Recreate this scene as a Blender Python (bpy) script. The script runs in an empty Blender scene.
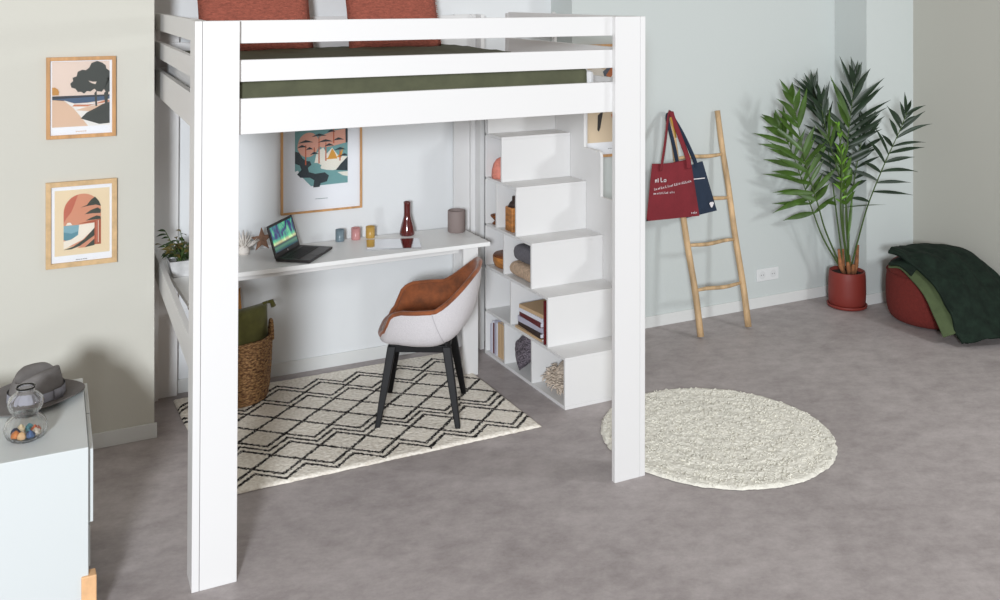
import bpy, bmesh, math, random
from mathutils import Vector, Matrix, noise
PI = math.pi
rnd = random.Random(7)
C = bpy.context.scene.collection

# ------------------------------------------------------------------ materials
def lin(c):
    return tuple(((v/255)/12.92 if v/255 <= .04045 else ((v/255+.055)/1.055)**2.4) for v in c)+(1,)
def mat(name, rgb, rough=.5, metal=0, bump=0, bscale=80, mottle=0, mscale=6, spec=.5, trans=0, ior=1.45, coat=0, emit=None, estr=0, sheen=0, stretch=None):
    m = bpy.data.materials.new(name); m.use_nodes = True
    nt = m.node_tree; b = nt.nodes['Principled BSDF']
    b.inputs['Base Color'].default_value = lin(rgb); b.inputs['Roughness'].default_value = rough
    b.inputs['Metallic'].default_value = metal; b.inputs['Specular IOR Level'].default_value = spec
    b.inputs['Transmission Weight'].default_value = trans; b.inputs['IOR'].default_value = ior
    b.inputs['Coat Weight'].default_value = coat; b.inputs['Sheen Weight'].default_value = sheen
    if emit: b.inputs['Emission Color'].default_value = lin(emit); b.inputs['Emission Strength'].default_value = estr
    tc = nt.nodes.new('ShaderNodeTexCoord'); src = tc.outputs['Object']
    if stretch:
        mp = nt.nodes.new('ShaderNodeMapping'); mp.inputs['Scale'].default_value = stretch
        nt.links.new(src, mp.inputs['Vector']); src = mp.outputs['Vector']
    if mottle:
        n = nt.nodes.new('ShaderNodeTexNoise'); n.inputs['Scale'].default_value = mscale; n.inputs['Detail'].default_value = 6; n.inputs['Roughness'].default_value = .62
        nt.links.new(src, n.inputs['Vector'])
        r = nt.nodes.new('ShaderNodeValToRGB')
        r.color_ramp.elements[0].position = .28; r.color_ramp.elements[1].position = .72
        r.color_ramp.elements[0].color = lin([max(0, v*(1-mottle)) for v in rgb])
        r.color_ramp.elements[1].color = lin([min(255, v*(1+mottle)) for v in rgb])
        nt.links.new(n.outputs['Fac'], r.inputs['Fac']); nt.links.new(r.outputs['Color'], b.inputs['Base Color'])
    if bump:
        n = nt.nodes.new('ShaderNodeTexNoise'); n.inputs['Scale'].default_value = bscale; n.inputs['Detail'].default_value = 4
        nt.links.new(src, n.inputs['Vector'])
        bp = nt.nodes.new('ShaderNodeBump'); bp.inputs['Strength'].default_value = bump; bp.inputs['Distance'].default_value = .01
        nt.links.new(n.outputs['Fac'], bp.inputs['Height']); nt.links.new(bp.outputs['Normal'], b.inputs['Normal'])
    return m

def floor_mat():
    m = bpy.data.materials.new('concrete_floor'); m.use_nodes = True; nt = m.node_tree; b = nt.nodes['Principled BSDF']
    tc = nt.nodes.new('ShaderNodeTexCoord')
    def nz(scale, detail, rough=.6, st=(1,1,1)):
        mp = nt.nodes.new('ShaderNodeMapping'); mp.inputs['Scale'].default_value = st; mp.inputs['Rotation'].default_value = (0,0,.5)
        n = nt.nodes.new('ShaderNodeTexNoise'); n.inputs['Scale'].default_value = scale; n.inputs['Detail'].default_value = detail; n.inputs['Roughness'].default_value = rough
        nt.links.new(tc.outputs['Object'], mp.inputs['Vector']); nt.links.new(mp.outputs['Vector'], n.inputs['Vector']); return n
    a = nz(1.3, 8, .65, (1,1.15,1)); c = nz(7, 10, .74, (1,1.35,1)); d = nz(60, 4, .7)
    m1 = nt.nodes.new('ShaderNodeMath'); m1.operation = 'MULTIPLY_ADD'; m1.inputs[1].default_value = .55
    nt.links.new(c.outputs['Fac'], m1.inputs[0])
    m0 = nt.nodes.new('ShaderNodeMath'); m0.operation = 'MULTIPLY'; m0.inputs[1].default_value = .35; nt.links.new(a.outputs['Fac'], m0.inputs[0])
    nt.links.new(m0.outputs[0], m1.inputs[2])
    m2 = nt.nodes.new('ShaderNodeMath'); m2.operation = 'MULTIPLY_ADD'; m2.inputs[1].default_value = .12
    nt.links.new(d.outputs['Fac'], m2.inputs[0]); nt.links.new(m1.outputs[0], m2.inputs[2])
    r = nt.nodes.new('ShaderNodeValToRGB'); e = r.color_ramp.elements
    e[0].position = .33; e[0].color = lin((138,130,129)); e[1].position = .68; e[1].color = lin((190,182,181))
    k = e.new(.5); k.color = lin((166,158,157))
    nt.links.new(m2.outputs[0], r.inputs['Fac']); nt.links.new(r.outputs['Color'], b.inputs['Base Color'])
    b.inputs['Roughness'].default_value = .55; b.inputs['Specular IOR Level'].default_value = .3
    bp = nt.nodes.new('ShaderNodeBump'); bp.inputs['Strength'].default_value = .12; bp.inputs['Distance'].default_value = .005
    nt.links.new(m1.outputs[0], bp.inputs['Height']); nt.links.new(bp.outputs['Normal'], b.inputs['Normal'])
    return m

def rug_mat():
    # ivory pile with black berber zigzag lines; X runs along the long side, Y from the front edge
    m = bpy.data.materials.new('berber_pile'); m.use_nodes = True; nt = m.node_tree; b = nt.nodes['Principled BSDF']
    N = nt.nodes.new; L = nt.links.new
    def M(op, a, bb=None, cc=None):
        n = N('ShaderNodeMath'); n.operation = op
        for i, v in enumerate((a, bb, cc)):
            if v is None: continue
            if isinstance(v, (int, float)): n.inputs[i].default_value = v
            else: L(v, n.inputs[i])
        return n.outputs[0]
    tc = N('ShaderNodeTexCoord')
    nz = N('ShaderNodeTexNoise'); nz.inputs['Scale'].default_value = 95; nz.inputs['Detail'].default_value = 3; L(tc.outputs['Object'], nz.inputs['Vector'])
    sub = N('ShaderNodeVectorMath'); sub.operation = 'SUBTRACT'; L(nz.outputs['Color'], sub.inputs[0]); sub.inputs[1].default_value = (.5,.5,.5)
    sc = N('ShaderNodeVectorMath'); sc.operation = 'SCALE'; L(sub.outputs[0], sc.inputs[0]); sc.inputs['Scale'].default_value = .03
    ad = N('ShaderNodeVectorMath'); ad.operation = 'ADD'; L(tc.outputs['Object'], ad.inputs[0]); L(sc.outputs[0], ad.inputs[1])
    sx = N('ShaderNodeSeparateXYZ'); L(ad.outputs[0], sx.inputs[0])
    u = M('DIVIDE', M('SUBTRACT', sx.outputs['X'], .308), .236)
    t = M('PINGPONG', u, .5)                    # 0 at the low points, .5 at the high
    A = .105
    tri = M('MULTIPLY', M('SUBTRACT', t, .25), 2*A)   # -A/2..A/2
    plus = M('SUBTRACT', sx.outputs['Y'], tri); minus = M('ADD', sx.outputs['Y'], tri)
    mind = None
    for src, ks in ((plus, (.075,.125,.335,.385,.435,.645,.855,.905)), (minus, (.23,.54,.75,1.01,1.06,.175+9))):
        for k in ks:
            d = M('ABSOLUTE', M('SUBTRACT', src, k))
            mind = d if mind is None else M('MINIMUM', mind, d)
    line = M('LESS_THAN', mind, .0115)
    n2 = N('ShaderNodeTexNoise'); n2.inputs['Scale'].default_value = 140; L(tc.outputs['Object'], n2.inputs['Vector'])
    line = M('MULTIPLY', line, M('GREATER_THAN', n2.outputs['Fac'], .37))
    n3 = N('ShaderNodeTexNoise'); n3.inputs['Scale'].default_value = 60; n3.inputs['Detail'].default_value = 5; L(tc.outputs['Object'], n3.inputs['Vector'])
    r = N('ShaderNodeValToRGB'); r.color_ramp.elements[0].position = .3; r.color_ramp.elements[0].color = lin((222,213,199)); r.color_ramp.elements[1].position = .62; r.color_ramp.elements[1].color = lin((249,243,232))
    L(n3.outputs['Fac'], r.inputs['Fac'])
    mx = N('ShaderNodeMix'); mx.data_type = 'RGBA'; L(line, mx.inputs['Factor']); L(r.outputs['Color'], mx.inputs['A']); mx.inputs['B'].default_value = lin((38,36,36))
    L(mx.outputs['Result'], b.inputs['Base Color']); b.inputs['Roughness'].default_value = .95; b.inputs['Specular IOR Level'].default_value = .1
    bp = N('ShaderNodeBump'); bp.inputs['Strength'].default_value = .8; bp.inputs['Distance'].default_value = .012; L(n3.outputs['Fac'], bp.inputs['Height']); L(bp.outputs['Normal'], b.inputs['Normal'])
    return m

def screen_mat():
    m = bpy.data.materials.new('aurora_screen'); m.use_nodes = True; nt = m.node_tree; b = nt.nodes['Principled BSDF']
    N = nt.nodes.new; L = nt.links.new
    tc = N('ShaderNodeTexCoord'); sx = N('ShaderNodeSeparateXYZ'); L(tc.outputs['UV'], sx.inputs[0])
    mp = N('ShaderNodeMapping'); mp.inputs['Scale'].default_value = (3.2,.9,1); mp.inputs['Rotation'].default_value = (0,0,.5); L(tc.outputs['UV'], mp.inputs['Vector'])
    n = N('ShaderNodeTexNoise'); n.inputs['Scale'].default_value = 1.6; n.inputs['Detail'].default_value = 4; n.inputs['Distortion'].default_value = 1.2; L(mp.outputs[0], n.inputs['Vector'])
    r1 = N('ShaderNodeValToRGB'); e = r1.color_ramp.elements; e[0].position = .36; e[0].color = lin((22,34,92)); e[1].position = .72; e[1].color = lin((150,255,170))
    k = e.new(.5); k.color = lin((18,140,140)); k = e.new(.44); k.color = lin((54,50,130))
    L(n.outputs['Fac'], r1.inputs['Fac'])
    r2 = N('ShaderNodeValToRGB'); e = r2.color_ramp.elements; e[0].position = .0; e[0].color = lin((15,60,90)); e[1].position = .52; e[1].color = (0,0,0,1)
    k = e.new(.16); k.color = lin((90,150,120)); k = e.new(.24); k.color = lin((20,60,80)); k = e.new(.32); k.color = lin((230,220,120)); k=e.new(.42); k.color = lin((80,170,90))
    L(sx.outputs['Y'], r2.inputs['Fac'])
    g = N('ShaderNodeMath'); g.operation = 'LESS_THAN'; g.inputs[1].default_value = .28; L(sx.outputs['Y'], g.inputs[0])
    ad = N('ShaderNodeMix'); ad.data_type = 'RGBA'; ad.blend_type = 'ADD'; ad.inputs['Factor'].default_value = 1; L(r1.outputs['Color'], ad.inputs['A']); L(r2.outputs['Color'], ad.inputs['B'])
    mx = N('ShaderNodeMix'); mx.data_type = 'RGBA'; L(g.outputs[0], mx.inputs['Factor']); L(ad.outputs['Result'], mx.inputs['A']); L(r2.outputs['Color'], mx.inputs['B'])
    b.inputs['Base Color'].default_value = (.01,.01,.01,1); b.inputs['Roughness'].default_value = .2
    L(mx.outputs['Result'], b.inputs['Emission Color']); b.inputs['Emission Strength'].default_value = .75
    return m

def weave_mat(name, c0, c1, scale, bump=1):
    m = bpy.data.materials.new(name); m.use_nodes = True; nt = m.node_tree; b = nt.nodes['Principled BSDF']; N = nt.nodes.new; L = nt.links.new
    tc = N('ShaderNodeTexCoord'); mp = N('ShaderNodeMapping'); mp.inputs['Scale'].default_value = (1,1,2.6); L(tc.outputs['Object'], mp.inputs['Vector'])
    w = N('ShaderNodeTexVoronoi'); w.inputs['Scale'].default_value = scale; L(mp.outputs[0], w.inputs['Vector'])
    r = N('ShaderNodeValToRGB'); r.color_ramp.elements[0].position = .1; r.color_ramp.elements[0].color = lin(c0); r.color_ramp.elements[1].position = .75; r.color_ramp.elements[1].color = lin(c1)
    L(w.outputs['Distance'], r.inputs['Fac']); L(r.outputs['Color'], b.inputs['Base Color']); b.inputs['Roughness'].default_value = .8
    bp = N('ShaderNodeBump'); bp.invert = True; bp.inputs['Strength'].default_value = bump; bp.inputs['Distance'].default_value = .01; L(w.outputs['Distance'], bp.inputs['Height']); L(bp.outputs['Normal'], b.inputs['Normal'])
    return m

M_white = mat('white_lacquer', (221,220,219), .42)
M_wall = mat('wall_paint', (203,201,191), .85, bump=.05, bscale=60)  # shared wall paint; each wall's tone carries its own light in the colour
M_wall_lit = mat('wall_paint_lit', (222,224,225), .85, bump=.05, bscale=60)  # same paint made whiter, brighter light on the back wall put into colour
M_wall_dimmed = mat('wall_paint_dimmed', (198,204,202), .85, bump=.05, bscale=60)  # same paint toned down and cooler, dimmer cool light put into colour
M_wall_shaded = mat('wall_paint_shaded', (184,183,174), .85, bump=.05, bscale=60)  # same paint darkened, the right wall's shade put into colour
M_desk = mat('desk_lacquer_lit', (238,238,236), .4)  # white lacquer lightened so the desk top seems to catch more light
M_cab = mat('cabinet_lacquer', (205,210,210), .4)
M_base = mat('skirting_paint', (216,217,215), .6)
M_floor = floor_mat()
M_rug = rug_mat()
M_shag = mat('ivory_shag', (232,229,218), .95, bump=.8, bscale=70, mottle=.06, mscale=30, spec=.1)
M_oak = mat('oak_frame', (196,148,98), .5, mottle=.12, mscale=25, stretch=(1,1,.15))
M_oak_pale = mat('pale_oak_frame', (205,172,128), .5, mottle=.08, mscale=25)
M_paper = mat('print_paper', (232,233,236), .6)
M_teak = mat('peeled_branch_wood', (186,156,118), .6, mottle=.2, mscale=18, bump=.3, bscale=30, stretch=(1,1,.25))
M_suede = mat('cognac_suede', (130,72,38), .8, mottle=.22, mscale=14, bump=.15, bscale=60, sheen=.3)
M_linen = mat('pale_grey_linen', (206,202,204), .9, bump=.3, bscale=300, mottle=.04, mscale=200)
M_black = mat('black_wood', (14,14,16), .5, spec=.3)
M_terra = mat('terracotta_pot_glaze', (128,48,40), .55)
M_pouf = mat('rust_red_knit', (110,38,32), .9, bump=.5, bscale=160, mottle=.06, mscale=60)
M_dgreen = mat('dark_green_velvet', (24,35,28), .85, mottle=.3, mscale=14, bump=.4, bscale=30, spec=.2)
M_lgreen = mat('moss_green_lining', (72,84,54), .9, mottle=.08, mscale=20)
M_olive = mat('olive_bedspread', (78,80,60), .85, mottle=.10, mscale=10, bump=.15, bscale=50)
M_pillow = mat('terracotta_pillow_weave', (160,88,72), .9, bump=1, bscale=60, mottle=.16, mscale=40, stretch=(1,1,3))
M_mattress = mat('white_mattress', (225,225,225), .9)
M_felt = mat('grey_felt', (112,108,106), .95, bump=.15, bscale=250, mottle=.05, mscale=30)
M_band = mat('grey_ribbon', (150,150,160), .6)
M_glass = mat('clear_glass', (255,255,255), .02, trans=1, ior=1.45)
M_red = mat('burgundy_cotton', (122,38,46), .9, mottle=.06, mscale=8, bump=.2, bscale=150)
M_navy = mat('navy_cotton', (38,50,68), .9, mottle=.08, mscale=8, bump=.2, bscale=150)
M_mustard = mat('mustard_lining', (170,130,50), .8)
M_print = mat('white_print_ink', (225,220,222), .8)
M_stem = mat('palm_stem', (70,92,42), .6)
M_leaf1 = mat('palm_leaf_green', (60,88,28), .42, mottle=.25, mscale=9)
M_leaf2 = mat('palm_leaf_dark', (28,46,28), .4, mottle=.25, mscale=9)
M_leaf3 = mat('palm_leaf_fresh', (100,146,40), .45, mottle=.15, mscale=9)
M_husk = mat('palm_husk', (140,92,60), .9, mottle=.3, mscale=20)
M_soil = mat('potting_soil', (45,32,26), 1, bump=1, bscale=60)
M_stone = mat('grey_marbled_stone', (196,196,196), .5, mottle=.12, mscale=14)
M_basket = weave_mat('water_hyacinth_weave', (206,160,108), (112,76,46), 55)
M_olivecush = mat('olive_velvet', (92,90,42), .85, mottle=.15, mscale=12, sheen=.3)
M_orange = mat('ochre_fabric', (178,120,58), .85, mottle=.1, mscale=12)
M_laptop = mat('black_plastic', (42,40,40), .4)
M_keys = mat('dark_key_plastic', (22,22,24), .5)
M_screen = screen_mat()
M_tray = mat('polished_mirror_steel', (225,225,228), .06, metal=1)
M_taupe = mat('taupe_ceramic', (140,126,122), .7)
M_bottle = mat('oxblood_glaze', (88,20,18), .12, coat=1)
M_blue = mat('slate_blue_glass', (112,128,136), .3)
M_pink = mat('dusty_pink_glass', (192,136,134), .3)
M_gold = mat('amber_yellow_glass', (186,148,74), .3)
M_wood = mat('acacia_wood', (158,104,52), .45, mottle=.35, mscale=14, stretch=(1,1,3))
M_wooddk = mat('walnut_wood', (112,62,30), .5, mottle=.3, mscale=14, stretch=(3,3,1))
M_dkgrey = mat('charcoal_knit', (104,102,108), .95, bump=.6, bscale=120, mottle=.1, mscale=60)
M_beige = mat('oatmeal_knit', (190,164,140), .95, bump=1, bscale=90, mottle=.14, mscale=60)
M_cushdk = weave_mat('dark_beaded_fabric', (150,140,150), (52,44,52), 90, .5)
M_shagb = mat('oatmeal_shag', (205,190,174), .95, bump=1, bscale=70, mottle=.2, mscale=40)
M_kraft = mat('kraft_cover', (196,166,130), .8)
M_pages = mat('book_pages', (222,222,232), .8)
M_dbook = mat('dark_brown_cover', (52,36,30), .6)
M_rbook = mat('red_cover', (96,20,24), .5)
M_lbook = mat('lavender_grey_cover', (186,184,200), .6)
M_pinkc = mat('pink_clay', (206,128,112), .7, mottle=.15, mscale=40)
M_socket = mat('white_socket_plastic', (220,222,222), .4)
M_socketdk = mat('socket_hole', (120,120,122), .6)
M_legwood = mat('beech_leg', (222,176,130), .5, mottle=.06, mscale=20)
M_star = mat('white_coral', (225,218,210), .9)
M_starbr = mat('brown_starfish', (138,106,86), .9, mottle=.15, mscale=40)

# ------------------------------------------------------------------ geometry helpers
class MB:
    def __init__(s): s.v=[]; s.f=[]; s.m=[]
    def add(s, vs, fs, m=0):
        o=len(s.v); s.v+= [tuple(v) for v in vs]; s.f+= [tuple(i+o for i in f) for f in fs]; s.m+=[m]*len(fs); return s
    def box(s,x0,x1,y0,y1,z0,z1,m=0):
        vs=[(x,y,z) for z in (z0,z1) for y in (y0,y1) for x in (x0,x1)]
        return s.add(vs,[(0,2,3,1),(4,5,7,6),(0,1,5,4),(2,6,7,3),(0,4,6,2),(1,3,7,5)],m)
    def obox(s,c,ax,ay,az,hx,hy,hz,m=0):
        c=Vector(c); ax=Vector(ax).normalized(); ay=Vector(ay).normalized(); az=Vector(az).normalized()
        vs=[c+ax*(i*hx)+ay*(j*hy)+az*(k*hz) for k in (-1,1) for j in (-1,1) for i in (-1,1)]
        return s.add(vs,[(0,2,3,1),(4,5,7,6),(0,1,5,4),(2,6,7,3),(0,4,6,2),(1,3,7,5)],m)
    def lathe(s,prof,c=(0,0,0),n=32,m=0,ribs=0,ramp=0,sx=1,sy=1):
        vs=[];fs=[]
        for r,z in prof:
            for i in range(n):
                a=2*PI*i/n; rr=r*(1+ramp*math.cos(ribs*a)) if ribs else r
                vs.append((c[0]+rr*math.cos(a)*sx,c[1]+rr*math.sin(a)*sy,c[2]+z))
        for k in range(len(prof)-1):
            for i in range(n):
                j=(i+1)%n; fs.append((k*n+i,k*n+j,(k+1)*n+j,(k+1)*n+i))
        if prof[0][0]>1e-5: fs.append(tuple(range(n-1,-1,-1)))
        if prof[-1][0]>1e-5: fs.append(tuple((len(prof)-1)*n+i for i in range(n)))
        return s.add(vs,fs,m)
    def tube(s,pts,r,n=8,m=0,closed=False,flat=None):
        pts=[Vector(p) for p in pts]; N=len(pts)
        rs=r if isinstance(r,(list,tuple)) else [r]*N
        vs=[];fs=[]; up=Vector((0,0,1)); prev=None
        for i,p in enumerate(pts):
            if closed: t=(pts[(i+1)%N]-pts[i-1])
            else: t=pts[min(i+1,N-1)]-pts[max(i-1,0)]
            t=t.normalized() if t.length>1e-9 else Vector((0,0,1))
            if prev is None:
                a=up.cross(t)
                if a.length<.05: a=Vector((1,0,0)).cross(t)
            else:
                a=prev-t*prev.dot(t)
            a.normalize(); prev=a; b=t.cross(a)
            for k in range(n):
                q=2*PI*k/n; f2=flat if flat else 1
                vs.append(p+a*(rs[i]*math.cos(q))+b*(rs[i]*f2*math.sin(q)))
        for i in range(N if closed else N-1):
            for k in range(n):
                l=(k+1)%n; i2=(i+1)%N; fs.append((i*n+k,i*n+l,i2*n+l,i2*n+k))
        if not closed: fs.append(tuple(range(n-1,-1,-1))); fs.append(tuple((N-1)*n+k for k in range(n)))
        return s.add(vs,fs,m)
    def prism(s,poly,axis,t0,t1,m=0):
        # poly of 2D points; axis 'x' -> (y,z), 'y' -> (x,z), 'z' -> (x,y)
        def P(p,t): return {'x':(t,p[0],p[1]),'y':(p[0],t,p[1]),'z':(p[0],p[1],t)}[axis]
        n=len(poly); vs=[P(p,t0) for p in poly]+[P(p,t1) for p in poly]
        fs=[tuple(range(n-1,-1,-1)),tuple(range(n,2*n))]+[(i,(i+1)%n,n+(i+1)%n,n+i) for i in range(n)]
        return s.add(vs,fs,m)
    def grid(s,fn,nu,nv,m=0,closeu=False):
        vs=[fn(i/(nu if closeu else nu-1),j/(nv-1)) for i in range(nu) for j in range(nv)]; fs=[]
        for i in range(nu if closeu else nu-1):
            for j in range(nv-1):
                i2=(i+1)%nu; fs.append((i*nv+j,i2*nv+j,i2*nv+j+1,i*nv+j+1))
        return s.add(vs,fs,m)
    def build(s,name,mats,parent=None,smooth=False,bevel=0,sub=0,solid=0,warp=None,loc=None):
        if not isinstance(mats,(list,tuple)): mats=[mats]
        if warp: s.v=[warp(*v) for v in s.v]
        o0=Vector(parent_world(parent)) if parent else Vector(loc or (0,0,0))
        me=bpy.data.meshes.new(name)
        me.from_pydata([tuple(Vector(v)-o0) for v in s.v],[],s.f)
        for m in mats: me.materials.append(m)
        for p,mi in zip(me.polygons,s.m): p.material_index=mi; p.use_smooth=smooth
        bm=bmesh.new(); bm.from_mesh(me); bmesh.ops.recalc_face_normals(bm,faces=bm.faces); bm.to_mesh(me); bm.free()
        o=bpy.data.objects.new(name,me); C.objects.link(o)
        if parent: o.parent=parent
        else: o.location=o0
        if solid:
            d=o.modifiers.new('solid','SOLIDIFY'); d.thickness=solid; d.offset=0
        if bevel:
            d=o.modifiers.new('bevel','BEVEL'); d.width=bevel; d.segments=2; d.limit_method='ANGLE'; d.angle_limit=.7
        if sub:
            d=o.modifiers.new('sub','SUBSURF'); d.levels=sub; d.render_levels=sub
        return o
def parent_world(p):
    v=Vector(p.location)
    while p.parent: p=p.parent; v+=Vector(p.location)
    return v
def thing(name,loc,label,cat,group=None):
    o=bpy.data.objects.new(name,None); C.objects.link(o); o.location=loc; o.empty_display_size=.1
    o['label']=label; o['category']=cat
    if group: o['group']=group
    return o
def tag(o,label,cat,group=None,kind=None):
    o['label']=label; o['category']=cat
    if group: o['group']=group
    if kind: o['kind']=kind
    return o
def struct(name,mb,m,**k):
    o=mb.build(name,m,**k); o['kind']='structure'; return o
def lerp(a,b,t): return a+(b-a)*t
def interp(tab,x):
    for (x0,y0),(x1,y1) in zip(tab,tab[1:]):
        if x<=x1:
            t=(x-x0)/(x1-x0); t=max(0,min(1,t)); return lerp(y0,y1,lerp(t,t*t*(3-2*t),.6))
    return tab[-1][1]
def smooth_path(pts,n=6):
    pts=[Vector(p) for p in pts]; out=[]
    for i in range(len(pts)-1):
        p0=pts[max(i-1,0)];p1=pts[i];p2=pts[i+1];p3=pts[min(i+2,len(pts)-1)]
        for k in range(n):
            t=k/n; out.append(.5*((2*p1)+(p2-p0)*t+(2*p0-5*p1+4*p2-p3)*t*t+(3*p1-p0-3*p2+p3)*t**3))
    out.append(pts[-1]); return out

# camera geometry: eye at 2.2 m, level, turned 26.9 degrees from the room's Y axis
TH=math.atan2(1010,1990); CS,SN=math.cos(TH),math.sin(TH)
def at(px,py,d):          # a room point at distance d in front of the camera
    u=(px-500)/1010*d
    return Vector((u*CS+d*SN,-u*SN+d*CS,2.2-(py+4)/1010*d))

# ------------------------------------------------------------------ room
H=2.9
struct('floor',MB().box(-1.6,7.2,-.6,6.0,-.1,0),M_floor)
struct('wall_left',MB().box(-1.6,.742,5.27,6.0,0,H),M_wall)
struct('wall_back',MB().box(.742,3.321,5.8,6.0,0,H),M_wall_lit)
struct('wall_center',MB().box(3.321,5.58,5.53,6.0,0,H),M_wall_dimmed)
struct('wall_corner',MB().box(5.58,6.05,5.23,6.0,0,H),M_wall_dimmed)
struct('wall_right',MB().box(6.05,6.25,3.2,6.0,0,H),M_wall_shaded)
def skirt(name,x0,x1,y0,y1):
    struct(name,MB().box(x0,x1,y0,y1,0,.075),M_base,bevel=.003)
skirt('baseboard_left',-1.6,.754,5.258,5.27)
skirt('baseboard_back',.76,3.309,5.788,5.8)
skirt('baseboard_return',3.309,3.321,5.518,5.8)
skirt('baseboard_center',3.321,5.568,5.518,5.53)
skirt('baseboard_corner',5.568,6.038,5.218,5.23)
skirt('baseboard_column',5.568,5.58,5.23,5.518)
skirt('baseboard_right',6.038,6.05,3.2,5.218)

# ------------------------------------------------------------------ loft bed
def warp(x,y,z):
    t=(y-3.83)/1.95; k=(x-.67)/2.02
    return (x+t*lerp(.10,.075,k)+z/2.1*lerp(.013,.003,k), y, z)
bed=thing('loft_bed',(1.68,4.8,0),'tall white loft bed with slatted guard rails, standing over the desk and rug','bed')
X0,X1,Y0,Y1=.67,2.69,3.83,5.79
def post(sx,sy):
    m=MB(); top=2.107 if sy<0 else 2.085
    xo=X0 if sx<0 else X1; yo=Y0 if sy<0 else Y1
    def bx(xa,xb,ya,yb): m.box(min(xa,xb),max(xa,xb),min(ya,yb),max(ya,yb),0,top)
    a=-sx; b=-sy
    bx(xo,xo+a*.027,yo,yo+b*.135)                       # side plank
    bx(xo+a*.0285,xo+a*.165,yo,yo+b*.028)               # front plank
    bx(xo+a*.0285,xo+a*.06,yo+b*.0285,yo+b*.06)         # inner cleat
    m.build('post',M_white,bed,bevel=.002,warp=warp)
for sx in (-1,1):
    for sy in (-1,1): post(sx,sy)
rails=[(2.02,2.107),(1.874,1.957)]
yr=Y0+.029
for z0,z1 in rails: MB().box(.70,2.66,yr,yr+.026,z0,z1).build('guard_rail',M_white,bed,bevel=.002,warp=warp)
MB().box(.70,2.66,yr,yr+.026,1.674,1.81).build('side_beam',M_white,bed,bevel=.002,warp=warp)
yb=Y1-.055
for z0,z1 in [(2.0,2.08),(1.87,1.945)]: MB().box(.70,2.66,yb,yb+.026,z0,z1).build('guard_rail',M_white,bed,bevel=.002,warp=warp)
MB().box(.70,2.66,yb,yb+.026,1.674,1.81).build('side_beam',M_white,bed,bevel=.002,warp=warp)
xl=X0+.029
for z0,z1 in rails: MB().box(xl,xl+.026,Y0+.06,Y1-.06,z0,z1).build('guard_rail',M_white,bed,bevel=.002,warp=warp)
MB().box(xl,xl+.026,Y0+.06,Y1-.06,1.674,1.81).build('end_beam',M_white,bed,bevel=.002,warp=warp)
MB().box(xl,xl+.026,Y0+.06,Y1-.06,.70,.825).build('lower_rail',M_white,bed,bevel=.002,warp=warp)
xr=X1-.055
for z0,z1 in rails: MB().box(xr,xr+.026,Y0+.06,5.20,z0,z1).build('guard_rail',M_white,bed,bevel=.002,warp=warp)
MB().box(xr,xr+.026,Y0+.06,Y1-.06,1.674,1.81).build('end_beam',M_white,bed,bevel=.002,warp=warp)
MB().box(xr-.002,xr+.055,5.20,5.235,1.674,2.10).build('guard_post',M_white,bed,bevel=.002,warp=warp)
m=MB()
for i in range(14):
    y=Y0+.12+i*.13; m.box(.73,2.63,y,y+.07,1.70,1.72)
m.build('slat_base',M_white,bed,warp=warp)
# mattress and bedspread
mt=MB().box(.76,2.47,3.92,5.70,1.722,1.86).build('mattress',M_mattress,bevel=.02,warp=warp,loc=(1.6,4.8,1.722)); tag(mt,'white mattress lying on the loft bed under the olive bedspread','mattress')
def spread(u,v):
    # cross-section over the mattress: v runs front edge -> over the top -> back
    x=lerp(.735,2.40,u); L=[(3.895,1.745),(3.885,1.80),(3.888,1.86),(3.91,1.885),(4.1,1.895),(4.6,1.90),(5.2,1.905),(5.66,1.90)]
    k=v*(len(L)-1); i=min(int(k),len(L)-2); t=k-i
    y=lerp(L[i][0],L[i+1][0],t); z=lerp(L[i][1],L[i+1][1],t)
    n=noise.noise(Vector((x*5,y*5,3)))*.012+noise.noise(Vector((x*14,y*11,7)))*.006
    if v>.45: z+=n
    else: y+=n*.35
    return warp(x,y,z)
b=MB().grid(spread,60,50).build('bedspread',M_olive,smooth=True,solid=.012,loc=(1.6,4.8,1.75)); tag(b,'dark olive green bedspread covering the mattress of the loft bed','bedspread')

def cushion(name,mats,center,w,h,t,ux,uy,label,cat,group=None,parent=None,fr=None,pinch=.10,n=16):
    """pillow with pointed corners; ux, uy = in-plane axes"""
    ux=Vector(ux).normalized(); uy=Vector(uy).normalized(); nn=ux.cross(uy).normalized(); c=Vector(center)
    mb=MB()
    for sgn in (1,-1):
        def fn(u,v):
            a=u*2-1; bb=v*2-1
            e=(1-abs(a)**2.6)*(1-abs(bb)**2.6); th=t/2*max(e,0)**.45
            q=1-pinch*(1-abs(bb)**2)*abs(a)**2; r=1-pinch*(1-abs(a)**2)*abs(bb)**2
            wv=noise.noise(Vector((a*3+c.x,bb*3,sgn*2.)))*.008*min(1,e*3)
            return c+ux*(a*w/2*q)+uy*(bb*h/2*r)+nn*(sgn*(th)+wv)
        mb.grid(fn,n,n)
    o=mb.build(name,mats,parent,smooth=True,loc=None if parent else tuple(c-uy*h/2))
    # weld
    bm=bmesh.new(); bm.from_mesh(o.data); bmesh.ops.remove_doubles(bm,verts=bm.verts,dist=.0008); bmesh.ops.recalc_face_normals(bm,faces=bm.faces); bm.to_mesh(o.data); bm.free()
    if label: tag(o,label,cat,group)
    return o
lean=Vector((.0,.30,1)).normalized()
p1=cushion('pillow',M_pillow,(1.30,5.51,2.115),.62,.47,.15,(1,-.02,.0),lean,'woven terracotta pillow leaning on the back rail above the laptop end, left of the pair','pillow','terracotta pillows on the bed',pinch=.03)
p2=cushion('pillow',M_pillow,(2.10,5.52,2.115),.575,.47,.15,(1,.02,.0),lean,'woven terracotta pillow nearer the stairs, right of the pair, with a fringed edge','pillow','terracotta pillows on the bed',pinch=.03)
m=MB()
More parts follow.
